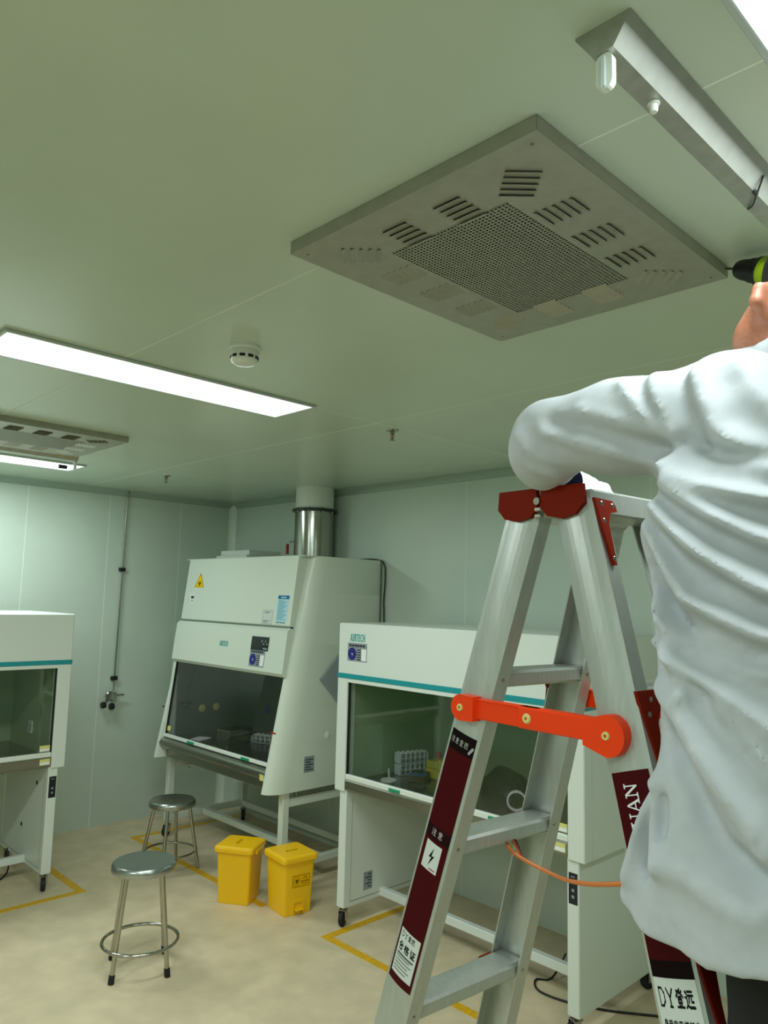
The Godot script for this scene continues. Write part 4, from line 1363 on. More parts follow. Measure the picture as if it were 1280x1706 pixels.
const CF := 1.345
const LC := 1.15
const LE := 0.86
func lp(c: float, y: float, e: float) -> Vector3:
	return Vector3(c - LC, y, -(e - LE))

func channel(s: SurfaceTool, low: Vector3, top: Vector3, open_dir: Vector3, w: float, dp: float):
	# C section: arched web outside, two flanges towards open_dir
	var ax := (top - low)
	var L := ax.length()
	ax /= L
	var dd := (open_dir - ax * open_dir.dot(ax)).normalized()
	var wd := ax.cross(dd).normalized()
	var t := 0.003
	var p := []
	var n := 8
	for i in n + 1:
		var u := -1.0 + 2.0 * i / n
		p.append(Vector2(u * w / 2, -0.006 * (1.0 - u * u)))
	p.append(Vector2(w / 2, dp))
	p.append(Vector2(w / 2 - t, dp))
	p.append(Vector2(w / 2 - t, t))
	p.append(Vector2(-w / 2 + t, t))
	p.append(Vector2(-w / 2 + t, dp))
	p.append(Vector2(-w / 2, dp))
	prism(s, p, 0.0, L, Transform3D(Basis(wd, dd, ax), low))

func ladder():
	var t := thing("step_ladder", "aluminium folding step ladder with red caps and an orange spreader", "ladder", W3(LC, 0, LE), deg_to_rad(TURN))
	var yt := 2.03
	var rungs := [1.710, 1.393, 1.075, 0.758, 0.440, 0.123]
	var SW := 0.077
	for fr in 2:
		var ef := func(y: float) -> float: return e1(y) if fr == 0 else e2(y)
		var osg := 1.0 if fr == 0 else -1.0
		for side in 2:
			var cl := func(y: float) -> float: return cn(y) if side == 0 else CF
			var op := Vector3(1, 0, 0) if side == 0 else Vector3(-1, 0, 0)
			var s := S()
			channel(s, lp(cl.call(0.02), 0.02, ef.call(0.02)), lp(cl.call(yt), yt, ef.call(yt)), op, SW, 0.034)
			var stile := part("stile", s, M.alu, t)
			s = S()
			cbox(s, lp(cl.call(0.02) + 0.014 * op.x, 0.022, ef.call(0.02)), Vector3(0.05, 0.044, SW + 0.016), 0.006)
			part("rubber_foot", s, M.rubber, stile)
			for y in rungs:
				if true:
					s = S()
					lathe(s, [Vector2(0.0001, 0.0025), Vector2(0.004, 0.0018), Vector2(0.0055, 0.0)], 10, lp(cl.call(y) + 0.018 * op.x, y, ef.call(y) + osg * -(SW / 2 + 0.0005)), Basis(Vector3(1, 0, 0), PI / 2 * osg))
					part("rivet", s, M.chrome, stile)
				if fr == 0 and side == 0: continue
				# red bracket on the outer flange: plate on the rung with a tapering tongue down the stile
				s = S()
				var pl := [Vector2(-0.002, 0.016), Vector2(0.066, 0.016), Vector2(0.072, 0.008), Vector2(0.070, -0.014), Vector2(0.046, -0.018), Vector2(0.034, -0.034), Vector2(0.027, -0.070), Vector2(0.024, -0.112), Vector2(0.018, -0.120), Vector2(0.010, -0.112), Vector2(0.004, -0.060), Vector2(-0.002, -0.012)]
				var tilt: float = (e1(1.0) - e1(2.0)) if fr == 0 else (e2(1.0) - e2(2.0))
				var xf := Transform3D(Basis(op, Vector3(0, 1, tilt).normalized(), Vector3(0, 0, -osg)), lp(cl.call(y), y - 0.004, ef.call(y) + osg * (SW / 2 + 0.001)))
				prism(s, pl, 0.0, 0.006, xf)
				var br := part("bracket", s, M.red, t, "red corner bracket")
				for q in [Vector2(0.058, 0.0), Vector2(0.030, 0.002), Vector2(0.016, -0.020), Vector2(0.018, -0.100)]:
					s = S()
					lathe(s, [Vector2(0.0001, 0.002), Vector2(0.0035, 0.0015), Vector2(0.005, 0.0)], 8, xf * Vector3(q.x, q.y, 0.006), Basis(Vector3(1, 0, 0), PI / 2 * -osg))
					part("rivet", s, M.chrome, br)
		# flat rungs
		for y in rungs:
			var s := S()
			cbox(s, lp((cn(y) + CF) / 2, y, ef.call(y)), Vector3(CF - cn(y) - 0.008, 0.030, SW - 0.008), 0.005)
			part("rung", s, M.alu, t)
		# top step
		var s2 := S()
		cbox(s2, lp((cn(2.03) + CF) / 2, 2.028, ef.call(2.03)), Vector3(CF - cn(2.03) + 0.004, 0.042, SW + 0.004), 0.004)
		part("top_step", s2, M.alu, t)
		# bracket at the top step
		for side in 2:
			if fr == 0 and side == 0: continue
			var op := Vector3(1, 0, 0) if side == 0 else Vector3(-1, 0, 0)
			var c0: float = cn(2.0) if side == 0 else CF
			s2 = S()
			var tilt: float = (e1(1.0) - e1(2.0)) if fr == 0 else (e2(1.0) - e2(2.0))
			var xf := Transform3D(Basis(op, Vector3(0, 1, tilt).normalized(), Vector3(0, 0, -osg)), lp(c0, 2.018, ef.call(2.018) + osg * (SW / 2 + 0.0025)))
			prism(s2, [Vector2(0.0, 0.016), Vector2(0.050, 0.014), Vector2(0.056, 0.006), Vector2(0.056, -0.006), Vector2(0.034, -0.010), Vector2(0.022, -0.030), Vector2(0.016, -0.080), Vector2(0.012, -0.105), Vector2(0.004, -0.105), Vector2(0.0, -0.03)], 0.0, 0.006, xf)
			var br := part("bracket", s2, M.red, t, "red corner bracket")
			for q in [Vector2(0.046, 0.004), Vector2(0.016, 0.006), Vector2(0.010, -0.026), Vector2(0.009, -0.094)]:
				s2 = S()
				lathe(s2, [Vector2(0.0001, 0.002), Vector2(0.0035, 0.0015), Vector2(0.005, 0.0)], 8, xf * Vector3(q.x, q.y, 0.006), Basis(Vector3(1, 0, 0), PI / 2 * -osg))
				part("rivet", s2, M.chrome, br)
		# red caps over the stile heads, near and far side
		for side in 2:
			var c0: float = cn(2.03) - 0.016 if side == 0 else CF + 0.008
			s2 = S()
			var cp := [Vector2(-0.044, 0.030), Vector2(0.044, 0.030), Vector2(0.047, -0.004), Vector2(0.030, -0.022), Vector2(0.0, -0.028), Vector2(-0.030, -0.022), Vector2(-0.047, -0.004)]
			prism(s2, cp, 0.0, 0.010, Transform3D(Basis(Vector3(0, 0, 1), Vector3(0, 1, 0), Vector3(-1, 0, 0)) if side == 0 else Basis(Vector3(0, 0, 1), Vector3(0, 1, 0), Vector3(-1, 0, 0)), lp(c0 + 0.010, 2.028, (0.921 if fr == 0 else 0.822))))
			part("head_cap", s2, M.red, t, "red plastic head cap")
	# hinge between the two heads
	var s := S()
	tube(s, [lp(cn(2.03) - 0.020, 2.034, 0.873), lp(CF + 0.02, 2.034, 0.873)], 0.007, 10)
	part("hinge_pin", s, M.chrome, t)
	s = S()
	for k in [0.0, 0.012]:
		cbox(s, lp(cn(2.0) - 0.010, 2.008 + k, 0.873), Vector3(0.01, 0.008, 0.016), 0.002)
	part("hinge_plate", s, M.steel, t)
	# orange spreader, near side and far side
	for side in 2:
		var c0: float = cn(1.656) - 0.014 if side == 0 else CF + 0.014
		var sp := Node3D.new()
		sp.name = "spreader"
		t.add_child(sp, true)
		var flip := -1.0 if side == 0 else 1.0
		var ea := 1.022
		var eb := 0.706
		var yy := 1.656
		var XF := Transform3D(Basis(Vector3(0, 0, 1), Vector3(0, 1, 0), Vector3(-1, 0, 0)), Vector3.ZERO)
		for k in 2:
			s = S()
			var ec: float = ea if k == 0 else eb
			var dirn := 1.0 if k == 0 else -1.0   # towards the middle (local z grows as e falls)
			var big := 1.0 if k == 0 else 1.35
			var pl := []
			for i in 13:
				var a := PI / 2 + PI * i / 12.0
				pl.append(Vector2(cos(a) * 0.024 * big * dirn, sin(a) * 0.024 * big))
			pl.append(Vector2(dirn * 0.032 * big, -0.022 * (1.0 if k == 0 else 0.9)))
			pl.append(Vector2(dirn * 0.032 * big, 0.022 * (1.0 if k == 0 else 0.9)))
			prism(s, pl, -0.011, 0.011, Transform3D(XF.basis, lp(c0, yy - (0.0 if k == 0 else 0.004), ec)))
			var cp2 := part("end_cover", s, M.orange, sp, "orange end cover")
			s = S()
			lathe(s, [Vector2(0.003, 0.0), Vector2(0.003, 0.003), Vector2(0.006, 0.003), Vector2(0.007, 0.0)], 12, lp(c0 + flip * 0.011, yy - (0.0 if k == 0 else 0.004), ec), Basis(Vector3(0, 0, 1), PI / 2 * -flip))
			part("rivet", s, M.label_yellow, cp2)
		s = S()
		var p0 := lp(c0, yy, ea - 0.024)
		var p1 := lp(c0, yy, eb + 0.030)
		var mid := (p0 + p1) / 2
		for k in 2:
			var a: Vector3 = p0 if k == 0 else mid + Vector3(0, 0, -0.02)
			var b: Vector3 = mid + Vector3(0, 0, 0.02) if k == 0 else p1
			s = S()
			cbox(s, (a + b) / 2 + Vector3(0.003 * (1 if k == 0 else -1), 0, 0), Vector3(0.006, 0.036, (b - a).length()), 0.002)
			cbox(s, (a + b) / 2 + Vector3(0.006, 0.017, 0), Vector3(0.016, 0.004, (b - a).length()), 0.001)
			part("bar", s, M.orange, sp)
		s = S()
		lathe(s, [Vector2(0.003, 0.0), Vector2(0.003, 0.003), Vector2(0.007, 0.003), Vector2(0.009, 0.0)], 12, mid + Vector3(flip * 0.006, 0, 0), Basis(Vector3(0, 0, 1), PI / 2 * -flip))
		part("rivet", s, M.label_yellow, sp)
	# long labels on the near stiles
	var lab := func(y0: float, y1: float, w: float, fr: int, m: Material, called: String, out := 0.0) -> MeshInstance3D:
		# follows the arch of the web
		var st := SurfaceTool.new()
		st.begin(Mesh.PRIMITIVE_TRIANGLES)
		var efx := func(y: float) -> float: return e1(y) if fr == 0 else e2(y)
		var low := lp(cn(y0), y0, efx.call(y0))
		var top := lp(cn(y1), y1, efx.call(y1))
		var ax := (top - low).normalized()
		var dd := (Vector3(1, 0, 0) - ax * ax.x).normalized()
		var wd := ax.cross(dd).normalized()
		var N := 10
		for i in N:
			var u0 := -1.0 + 2.0 * i / N
			var u1 := -1.0 + 2.0 * (i + 1) / N
			var pos := func(u: float, v: float) -> Vector3:
				var x := u * w / 2
				var uu := x / (SW / 2)
				return low.lerp(top, v) + wd * x + dd * (-0.006 * (1.0 - uu * uu) - 0.0006 - out)
			# viewed from outside, +wd runs to the left or right; keep u to the right
			var vs := [[u0, 0.0], [u1, 0.0], [u1, 1.0], [u0, 0.0], [u1, 1.0], [u0, 1.0]]
			for q in vs:
				var uu: float = (1.0 + q[0]) * 0.5
				st.set_uv(Vector2(1.0 - uu if wd.z < 0 else uu, 1.0 - q[1]))
				st.set_normal(-dd)
				st.add_vertex(pos.call(q[0], q[1]))
		return part_mesh(called, st.commit(), m, t)
	var dk := Color(0.075, 0.02, 0.03)
	var mr := Color(0.27, 0.025, 0.05)
	var pale := Color(0.80, 0.83, 0.80)
	var im := canvas(160, 1024, mr)
	im.fill_rect(Rect2i(0, 0, 160, 76), dk)
	glyphs(im, "注意登远", 10, 26, 24, 6, 3, Color(0.62, 0.63, 0.60))
	ln(im, Vector2(136, 60), Vector2(150, 40), 12, Color(0.65, 0.65, 0.62))
	im.fill_rect(Rect2i(0, 384, 160, 50), Color(0.13, 0.03, 0.05))
	glyphs(im, "注意", 44, 392, 30, 12, 4, Color(0.62, 0.58, 0.58))
	im.fill_rect(Rect2i(26, 446, 104, 108), pale)
	var bolt := [Vector2(86, 462), Vector2(62, 504), Vector2(80, 500), Vector2(68, 538), Vector2(98, 492), Vector2(80, 496)]
	for y in range(458, 542):
		for x in range(56, 104):
			if Geometry2D.is_point_in_polygon(Vector2(x, y), PackedVector2Array(bolt)): im.set_pixel(x, y, Color(0.05, 0.06, 0.06))
	im.fill_rect(Rect2i(80, 542, 40, 4), Color(0.5, 0.15, 0.12))
	im.fill_rect(Rect2i(12, 818, 136, 176), pale)
	glyphs(im, "DY登远", 24, 826, 22, 2, 3, Color(0.15, 0.17, 0.16))
	glyphs(im, "合格证", 22, 868, 32, 9, 5, Color(0.10, 0.12, 0.11))
	for i in 6: im.fill_rect(Rect2i(22, 910 + i * 13, 112 - (i * 17) % 30, 4 + 4 * int(i == 0)), Color(0.36, 0.39, 0.37))
	lab.call(1.128, 1.606, 0.064, 0, print_mat(im, 0.35), "warning_label")
	im = canvas(160, 640, mr)
	im.fill_rect(Rect2i(0, 330, 160, 28), dk)
	im.fill_rect(Rect2i(0, 358, 160, 282), pale)
	glyphs(im, "DY登远", 12, 374, 30, 4, 4.5, Color(0.08, 0.09, 0.09))
	glyphs(im, "登远家居旗舰店", 14, 424, 17, 2.5, 2.6, Color(0.12, 0.13, 0.13))
	for i in 8: im.fill_rect(Rect2i(24 + i * 14, 450, 9, 9), Color(0.45, 0.48, 0.46))
	lab.call(1.14, 1.603, 0.066, 1, print_mat(im, 0.35), "brand_label")
	var wy := 1.548
	var low2 := lp(cn(1.4), 1.4, e2(1.4))
	var top2 := lp(cn(1.6), 1.6, e2(1.6))
	var axx := (top2 - low2).normalized()
	var ddd := (Vector3(1, 0, 0) - axx * axx.x).normalized()
	var tx := Basis(axx, ddd.cross(axx) * -1.0 if false else (-ddd).cross(axx), -ddd)
	text_part("lettering", "YUAN", 0.030, M.paper, t, Transform3D(tx, lp(cn(wy), wy, e2(wy)) - ddd * 0.0075), "Droid Serif", 400)

# ------------------------------------------------------------------ distance fields meshed as surface nets
var F_a := PackedVector3Array()
var F_b := PackedVector3Array()
var F_r := PackedFloat32Array()
var F_q := PackedFloat32Array()
var F_k := 0.02

func f_clear(k: float):
	F_a = PackedVector3Array()
	F_b = PackedVector3Array()
	F_r = PackedFloat32Array()
	F_q = PackedFloat32Array()
	F_k = k

func bone(a: Vector3, b: Vector3, ra: float, rb: float):
	F_a.append(a)
	F_b.append(b)
	F_r.append(ra)
	F_q.append(rb)

func f_bones(p: Vector3) -> float:
	var r := 9.0
	var k := F_k
	for i in F_a.size():
		var a := F_a[i]
		var ab := F_b[i] - a
		var pa := p - a
		var l2 := ab.length_squared()
		var h := 0.0
		if l2 > 0.0: h = clampf(pa.dot(ab) / l2, 0.0, 1.0)
		var d := (pa - ab * h).length() - (F_r[i] + (F_q[i] - F_r[i]) * h)
		if d > r + k: continue
		var g := maxf(k - absf(d - r), 0.0) / k
		r = minf(d, r) - g * g * k * 0.25
	return r

func net(f: Callable, lo: Vector3, hi: Vector3, cell: float, even := 0, slack := 0.012) -> ArrayMesh:
	var nx := int(ceil((hi.x - lo.x) / cell / 4.0)) * 4
	var ny := int(ceil((hi.y - lo.y) / cell / 4.0)) * 4
	var nz := int(ceil((hi.z - lo.z) / cell / 4.0)) * 4
	var sx := nx + 1
	var sy := ny + 1
	var sz := nz + 1
	var val := PackedFloat32Array()
	val.resize(sx * sy * sz)
	val.fill(1e9)
	var reach := cell * 4.0 * 0.87 * 1.5 + slack
	var blocks := []
	for bx_ in nx / 4:
		for by in ny / 4:
			for bz in nz / 4:
				var c := lo + Vector3(bx_ * 4 + 2, by * 4 + 2, bz * 4 + 2) * cell
				if absf(f.call(c)) < reach:
					blocks.append(Vector3i(bx_ * 4, by * 4, bz * 4))
					for i in 5:
						for j in 5:
							for k in 5:
								var id := ((bx_ * 4 + i) * sy + by * 4 + j) * sz + bz * 4 + k
								if val[id] > 1e8:
									val[id] = f.call(lo + Vector3(bx_ * 4 + i, by * 4 + j, bz * 4 + k) * cell)
	var ids := {}
	var verts := PackedVector3Array()
	var off := [Vector3i(0, 0, 0), Vector3i(1, 0, 0), Vector3i(0, 1, 0), Vector3i(1, 1, 0), Vector3i(0, 0, 1), Vector3i(1, 0, 1), Vector3i(0, 1, 1), Vector3i(1, 1, 1)]
	var edges := [[0, 1], [2, 3], [4, 5], [6, 7], [0, 2], [1, 3], [4, 6], [5, 7], [0, 4], [1, 5], [2, 6], [3, 7]]
	for b in blocks:
		for i in 4:
			for j in 4:
				for k in 4:
					var o := Vector3i(b.x + i, b.y + j, b.z + k)
					var v := []
					var inside := 0
					for q in off:
						var d := val[((o.x + q.x) * sy + o.y + q.y) * sz + o.z + q.z]
						v.append(d)
						if d < 0.0: inside += 1
					if inside == 0 or inside == 8: continue
					var sum := Vector3.ZERO
					var n := 0
					for e in edges:
						var d0: float = v[e[0]]
						var d1: float = v[e[1]]
						if (d0 < 0.0) != (d1 < 0.0):
							sum += Vector3(off[e[0]]).lerp(Vector3(off[e[1]]), d0 / (d0 - d1))
							n += 1
					ids[(o.x * sy + o.y) * sz + o.z] = verts.size()
					verts.append(lo + (Vector3(o) + sum / n) * cell)
	var idx := PackedInt32Array()
	for b in blocks:
		for i in 4:
			for j in 4:
				for k in 4:
					var o := Vector3i(b.x + i, b.y + j, b.z + k)
					var d0 := val[(o.x * sy + o.y) * sz + o.z]
					for ax in 3:
						var o2 := o
						o2[ax] += 1
						var d1 := val[(o2.x * sy + o2.y) * sz + o2.z]
						if (d0 < 0.0) == (d1 < 0.0): continue
						var u := (ax + 1) % 3
						var w := (ax + 2) % 3
						if o[u] == 0 or o[w] == 0: continue
						var q := []
						for g in [[0, 0], [-1, 0], [-1, -1], [0, -1]]:
							var c := o
							c[u] += g[0]
							c[w] += g[1]
							q.append(ids.get((c.x * sy + c.y) * sz + c.z, -1))
						if -1 in q: continue
						if d0 < 0.0:
							idx.append_array([q[0], q[2], q[1], q[0], q[3], q[2]])
						else:
							idx.append_array([q[0], q[1], q[2], q[0], q[2], q[3]])
	for it in even:
		var acc := PackedVector3Array()
		acc.resize(verts.size())
		var cnt := PackedInt32Array()
		cnt.resize(verts.size())
		for i in range(0, idx.size(), 3):
			for k in 3:
				var p := idx[i + k]
				var q := idx[i + (k + 1) % 3]
				acc[p] += verts[q]
				acc[q] += verts[p]
				cnt[p] += 1
				cnt[q] += 1
		for i in verts.size():
			if cnt[i] > 0: verts[i] = verts[i].lerp(acc[i] / cnt[i], 0.6)
	var nrm := PackedVector3Array()
	nrm.resize(verts.size())
	for i in range(0, idx.size(), 3):
		var n := (verts[idx[i + 2]] - verts[idx[i]]).cross(verts[idx[i + 1]] - verts[idx[i]])
		nrm[idx[i]] += n
		nrm[idx[i + 1]] += n
		nrm[idx[i + 2]] += n
	for i in nrm.size(): nrm[i] = nrm[i].normalized()
	var arr := []
	arr.resize(Mesh.ARRAY_MAX)
	arr[Mesh.ARRAY_VERTEX] = verts
	arr[Mesh.ARRAY_NORMAL] = nrm
	arr[Mesh.ARRAY_INDEX] = idx
	var m := ArrayMesh.new()
	m.add_surface_from_arrays(Mesh.PRIMITIVE_TRIANGLES, arr)
	return m

# ------------------------------------------------------------------ the person on the ladder (c, y, e as for the ladder)
const PC := 1.13
const PY := 0.776
const PE := 0.42
func pp(c: float, y: float, e: float) -> Vector3:
	return Vector3(c - PC, y - PY, -(e - PE))

# torso of the coat: height, centre c, centre e, half width, half depth
const TORSO := [[1.30, 1.105, 0.440, 0.212, 0.150], [1.45, 1.105, 0.462, 0.205, 0.142], [1.60, 1.112, 0.482, 0.198, 0.142], [1.75, 1.120, 0.490, 0.190, 0.145],
	[1.95, 1.130, 0.512, 0.185, 0.137], [2.06, 1.145, 0.505, 0.185, 0.122], [2.13, 1.150, 0.490, 0.155, 0.098], [2.19, 1.150, 0.480, 0.090, 0.068], [2.23, 1.150, 0.478, 0.05, 0.05]]
# folds on his left side: (e, y) lines, width, height
const FOLDS := [
	[[0.572, 2.048, 0.503, 2.012, 0.437, 1.993, 0.36, 1.985], 0.0125, 0.0232],
	[[0.560, 2.020, 0.488, 1.975, 0.434, 1.942, 0.37, 1.92], 0.0125, 0.0279],
	[[0.575, 1.992, 0.495, 1.925, 0.431, 1.880, 0.36, 1.85], 0.0130, 0.0341],
	[[0.585, 1.965, 0.515, 1.865, 0.433, 1.823, 0.36, 1.80], 0.0130, 0.0326],
	[[0.598, 1.950, 0.560, 1.845, 0.535, 1.78, 0.52, 1.74], 0.0110, 0.0202],
	[[0.575, 1.805, 0.517, 1.774, 0.458, 1.745, 0.40, 1.70], 0.0105, 0.0217],
	[[0.575, 1.850, 0.525, 1.812, 0.470, 1.790, 0.40, 1.765], 0.0095, 0.0155],
	[[0.560, 1.745, 0.510, 1.700, 0.431, 1.603, 0.40, 1.53], 0.0200, 0.0264],
	[[0.560, 1.520, 0.515, 1.523, 0.434, 1.500], 0.0180, 0.0110],
	[[0.545, 1.690, 0.500, 1.610, 0.470, 1.565, 0.42, 1.545], 0.0160, -0.0217],
	[[0.470, 1.730, 0.430, 1.690, 0.40, 1.64], 0.0130, 0.0155],
	[[0.575, 1.905, 0.540, 1.850, 0.500, 1.800, 0.44, 1.785], 0.0090, -0.0139],
	[[0.588, 1.615, 0.612, 1.550, 0.632, 1.480], 0.0090, 0.0124],
	[[0.575, 1.620, 0.577, 1.560, 0.565, 1.515], 0.0090, 0.0090],
	[[0.548, 1.560, 0.556, 1.530, 0.565, 1.512], 0.0090, 0.0050],
	[[0.592, 1.600, 0.598, 1.540, 0.592, 1.50], 0.0095, -0.0155],
	[[0.560, 1.600, 0.558, 1.555], 0.0095, -0.0155],
	[[0.513, 1.945, 0.514, 1.75, 0.518, 1.60, 0.523, 1.43], 0.0050, 0.0030],
	[[0.562, 1.845, 0.566, 1.770], 0.0045, -0.0050],
	[[0.775, 2.150, 0.690, 2.122, 0.625, 2.096, 0.575, 2.080], 0.0110, -0.0123],
	[[0.790, 2.128, 0.700, 2.096, 0.625, 2.067, 0.57, 2.052], 0.0100, 0.0078],
	[[0.720, 2.160, 0.650, 2.130, 0.585, 2.100], 0.0090, 0.0065],
	[[0.612, 2.205, 0.585, 2.150, 0.560, 2.095], 0.0095, 0.0078],
	[[0.655, 2.195, 0.612, 2.140, 0.570, 2.095], 0.0090, 0.0091],
	[[0.560, 2.200, 0.535, 2.130, 0.51, 2.07], 0.0110, -0.0104],
	[[0.633, 2.195, 0.598, 2.140, 0.57, 2.10], 0.0075, -0.0059],
	[[0.530, 2.180, 0.490, 2.090, 0.42, 2.03], 0.0160, 0.0143],
	[[0.475, 2.190, 0.430, 2.110, 0.40, 2.07], 0.0160, 0.0117],
	[[0.545, 2.085, 0.49, 2.055, 0.43, 2.045], 0.0100, -0.0130],
	[[0.850, 2.135, 0.825, 2.105, 0.790, 2.085], 0.0080, 0.0065],
	[[0.855, 2.105, 0.835, 2.080, 0.800, 2.065], 0.0080, 0.0065],
	[[0.840, 2.165, 0.800, 2.125, 0.75, 2.105], 0.0100, -0.0052],
]
var wob := FastNoiseLite.new()

func f_coat(p: Vector3) -> float:
	var c := p.x + PC
	var y := p.y + PY
	var e := PE - p.z
	# torso
	var T := TORSO
	var i := 0
	while i < T.size() - 2 and y > T[i + 1][0]: i += 1
	var k := clampf((y - T[i][0]) / (T[i + 1][0] - T[i][0]), 0.0, 1.0)
	var cc: float = lerpf(T[i][1], T[i + 1][1], k)
	var ce: float = lerpf(T[i][2], T[i + 1][2], k)
	var a: float = lerpf(T[i][3], T[i + 1][3], k)
	var b: float = lerpf(T[i][4], T[i + 1][4], k)
	var q := Vector2((c - cc) / a, (e - ce) / b).length()
	var d := (q - 1.0) * lerpf(minf(a, b), maxf(a, b), 0.35)
	d = maxf(d, y - 2.212)
	var r := f_bones(p)
	var sk := 0.045
	var g := maxf(sk - absf(d - r), 0.0) / sk
	d = minf(d, r) - g * g * sk * 0.25
	if d < 0.05 and d > -0.05:
		d -= wob.get_noise_3d(c * 6.0, y * 5.0, e * 6.0) * 0.007
		var side := smoothstep(1.10, 1.02, c)
		if side > 0.0:
			var pe := Vector2(e, y)
			for f in FOLDS:
				var w: float = f[1]
				var L: Array = f[0]
				var best := 9.0
				var n := L.size() / 2
				for j in n - 1:
					var s0 := Vector2(L[j * 2], L[j * 2 + 1])
					var s1 := Vector2(L[j * 2 + 2], L[j * 2 + 3])
					var sd := s1 - s0
					var h := clampf((pe - s0).dot(sd) / sd.length_squared(), 0.0, 1.0)
					var dd := (pe - s0 - sd * h).length_squared()
					if dd < best: best = dd
				if best < w * w * 6.0:
					d -= f[2] * side * exp(-best / (w * w))
	# hem, with a stitched edge
	var hem := 1.425 + 0.025 * smoothstep(0.59, 0.66, e) + 0.012 * smoothstep(0.5, 0.40, e)
	if absf(y - hem - 0.022) < 0.004: d += 0.0012
	return maxf(d, hem - y)

func person():
	wob.seed = 3
	wob.frequency = 1.0
	var t := thing("person", "person in a white lab coat and gloves on the ladder, drilling at the ceiling diffuser", "person", W3(PC, PY, PE), deg_to_rad(TURN))
	# --- body: head, neck and trunk as one skin mesh ---
	var hc := pp(1.158, 2.312, 0.410)
	var g := Vector3(0.80, 0.30, -0.52).normalized()      # where the face points (local: +x his right hand side, -z ahead)
	var lat := Vector3(-0.47, -0.55, -0.75)
	lat = (lat - g * lat.dot(g)).normalized()              # towards his left ear
	var crown := g.cross(lat).normalized()
	if crown.y < 0: crown = -crown
	f_clear(0.03)
	bone(hc + crown * 0.02 - g * 0.02, hc + crown * 0.02 + g * 0.018, 0.080, 0.074)
	bone(hc - crown * 0.03 + g * 0.035, hc - crown * 0.085 + g * 0.062, 0.058, 0.030)
	for s in [-1.0, 1.0]:
		bone(hc - crown * 0.045 + lat * 0.046 * s, hc - crown * 0.088 + g * 0.055 + lat * 0.018 * s, 0.026, 0.022)
	bone(pp(1.140, 2.10, 0.480), pp(1.142, 2.27, 0.462), 0.066, 0.057)
	bone(pp(1.142, 2.27, 0.462), hc - crown * 0.05 - g * 0.01, 0.057, 0.055)
	bone(pp(1.125, 2.252, 0.490), pp(1.142, 2.315, 0.452), 0.047, 0.044)
	bone(pp(1.105, 2.285, 0.465), pp(1.14, 2.30, 0.43), 0.030, 0.05)
	bone(hc + g * 0.088 + crown * 0.012, hc + g * 0.110 - crown * 0.028, 0.008, 0.013)
	bone(hc + g * 0.083 + crown * 0.026 + lat * 0.042, hc + g * 0.083 + crown * 0.026 - lat * 0.042, 0.011, 0.011)
	bone(hc + g * 0.088 - crown * 0.052 + lat * 0.020, hc + g * 0.088 - crown * 0.052 - lat * 0.020, 0.008, 0.008)
	for s in [-1.0, 1.0]:
		# ears: rim and lobe
		var ec: Vector3 = pp(1.085, 2.290, 0.470) if s > 0 else hc - lat * 0.080 - crown * 0.004
		bone(ec + crown * 0.028 - g * 0.008, ec + crown * 0.012 - g * 0.020 + lat * 0.014 * s, 0.006, 0.006)
		bone(ec + crown * 0.012 - g * 0.020 + lat * 0.014 * s, ec - crown * 0.012 - g * 0.014 + lat * 0.012 * s, 0.006, 0.006)
		bone(ec - crown * 0.012 - g * 0.014 + lat * 0.012 * s, ec - crown * 0.028 - g * 0.002 + lat * 0.002 * s, 0.006, 0.007)
		bone(ec + crown * 0.018, ec - crown * 0.02, 0.009, 0.008)
		# eyes
		bone(hc + g * 0.072 + crown * 0.006 + lat * 0.031 * s, hc + g * 0.074 + crown * 0.006 + lat * 0.031 * s, 0.012, 0.012)
	F_k = 0.016
	part_mesh("body", net(f_bones, hc - Vector3(0.16, 0.26, 0.16), hc + Vector3(0.16, 0.14, 0.16), 0.004), M.skin, t)
	# hair: cap over the skull, ending above the ear and at the nape
	F_k = 0.02
	var fh := func(p: Vector3) -> float:
		var q := p - hc
		var d := Vector3(q.dot(lat) / 0.083, (q.dot(crown) - 0.018) / 0.091, (q.dot(g) + 0.012) / 0.101).length()
		var sd := (d - 1.0) * 0.09
		var cut: float = -(q.dot(crown) - 0.020 - 0.9 * minf(0.0, q.dot(g) + 0.020) + 0.7 * maxf(0.0, q.dot(g) - 0.045))
		return maxf(sd, cut * 0.7)
	part_mesh("hair", net(fh, hc - Vector3(0.14, 0.14, 0.14), hc + Vector3(0.14, 0.14, 0.14), 0.005), M.hair, t)
	# --- coat ---
	f_clear(0.05)
	bone(pp(1.062, 2.132, 0.540), pp(1.048, 2.138, 0.70), 0.084, 0.067)
	bone(pp(1.048, 2.138, 0.70), pp(1.036, 2.140, 0.825), 0.066, 0.055)
	bone(pp(1.036, 2.140, 0.825), pp(1.058, 2.112, 0.856), 0.055, 0.046)
	bone(pp(1.058, 2.112, 0.856), pp(1.070, 2.103, 0.864), 0.045, 0.041)
	bone(pp(1.080, 2.150, 0.520), pp(1.145, 2.172, 0.480), 0.064, 0.050)
	bone(pp(1.225, 2.150, 0.520), pp(1.145, 2.172, 0.480), 0.064, 0.050)
	bone(pp(1.250, 2.128, 0.515), pp(1.400, 2.185, 0.500), 0.080, 0.066)
	bone(pp(1.400, 2.185, 0.500), pp(1.500, 2.285, 0.500), 0.066, 0.058)
	bone(pp(1.500, 2.285, 0.500), pp(1.655, 2.475, 0.610), 0.056, 0.046)
	# front corner of the skirt hanging outside the stile
	bone(pp(0.985, 1.625, 0.572), pp(0.966, 1.400, 0.650), 0.012, 0.016)
	bone(pp(0.975, 1.590, 0.530), pp(0.962, 1.400, 0.580), 0.034, 0.036)
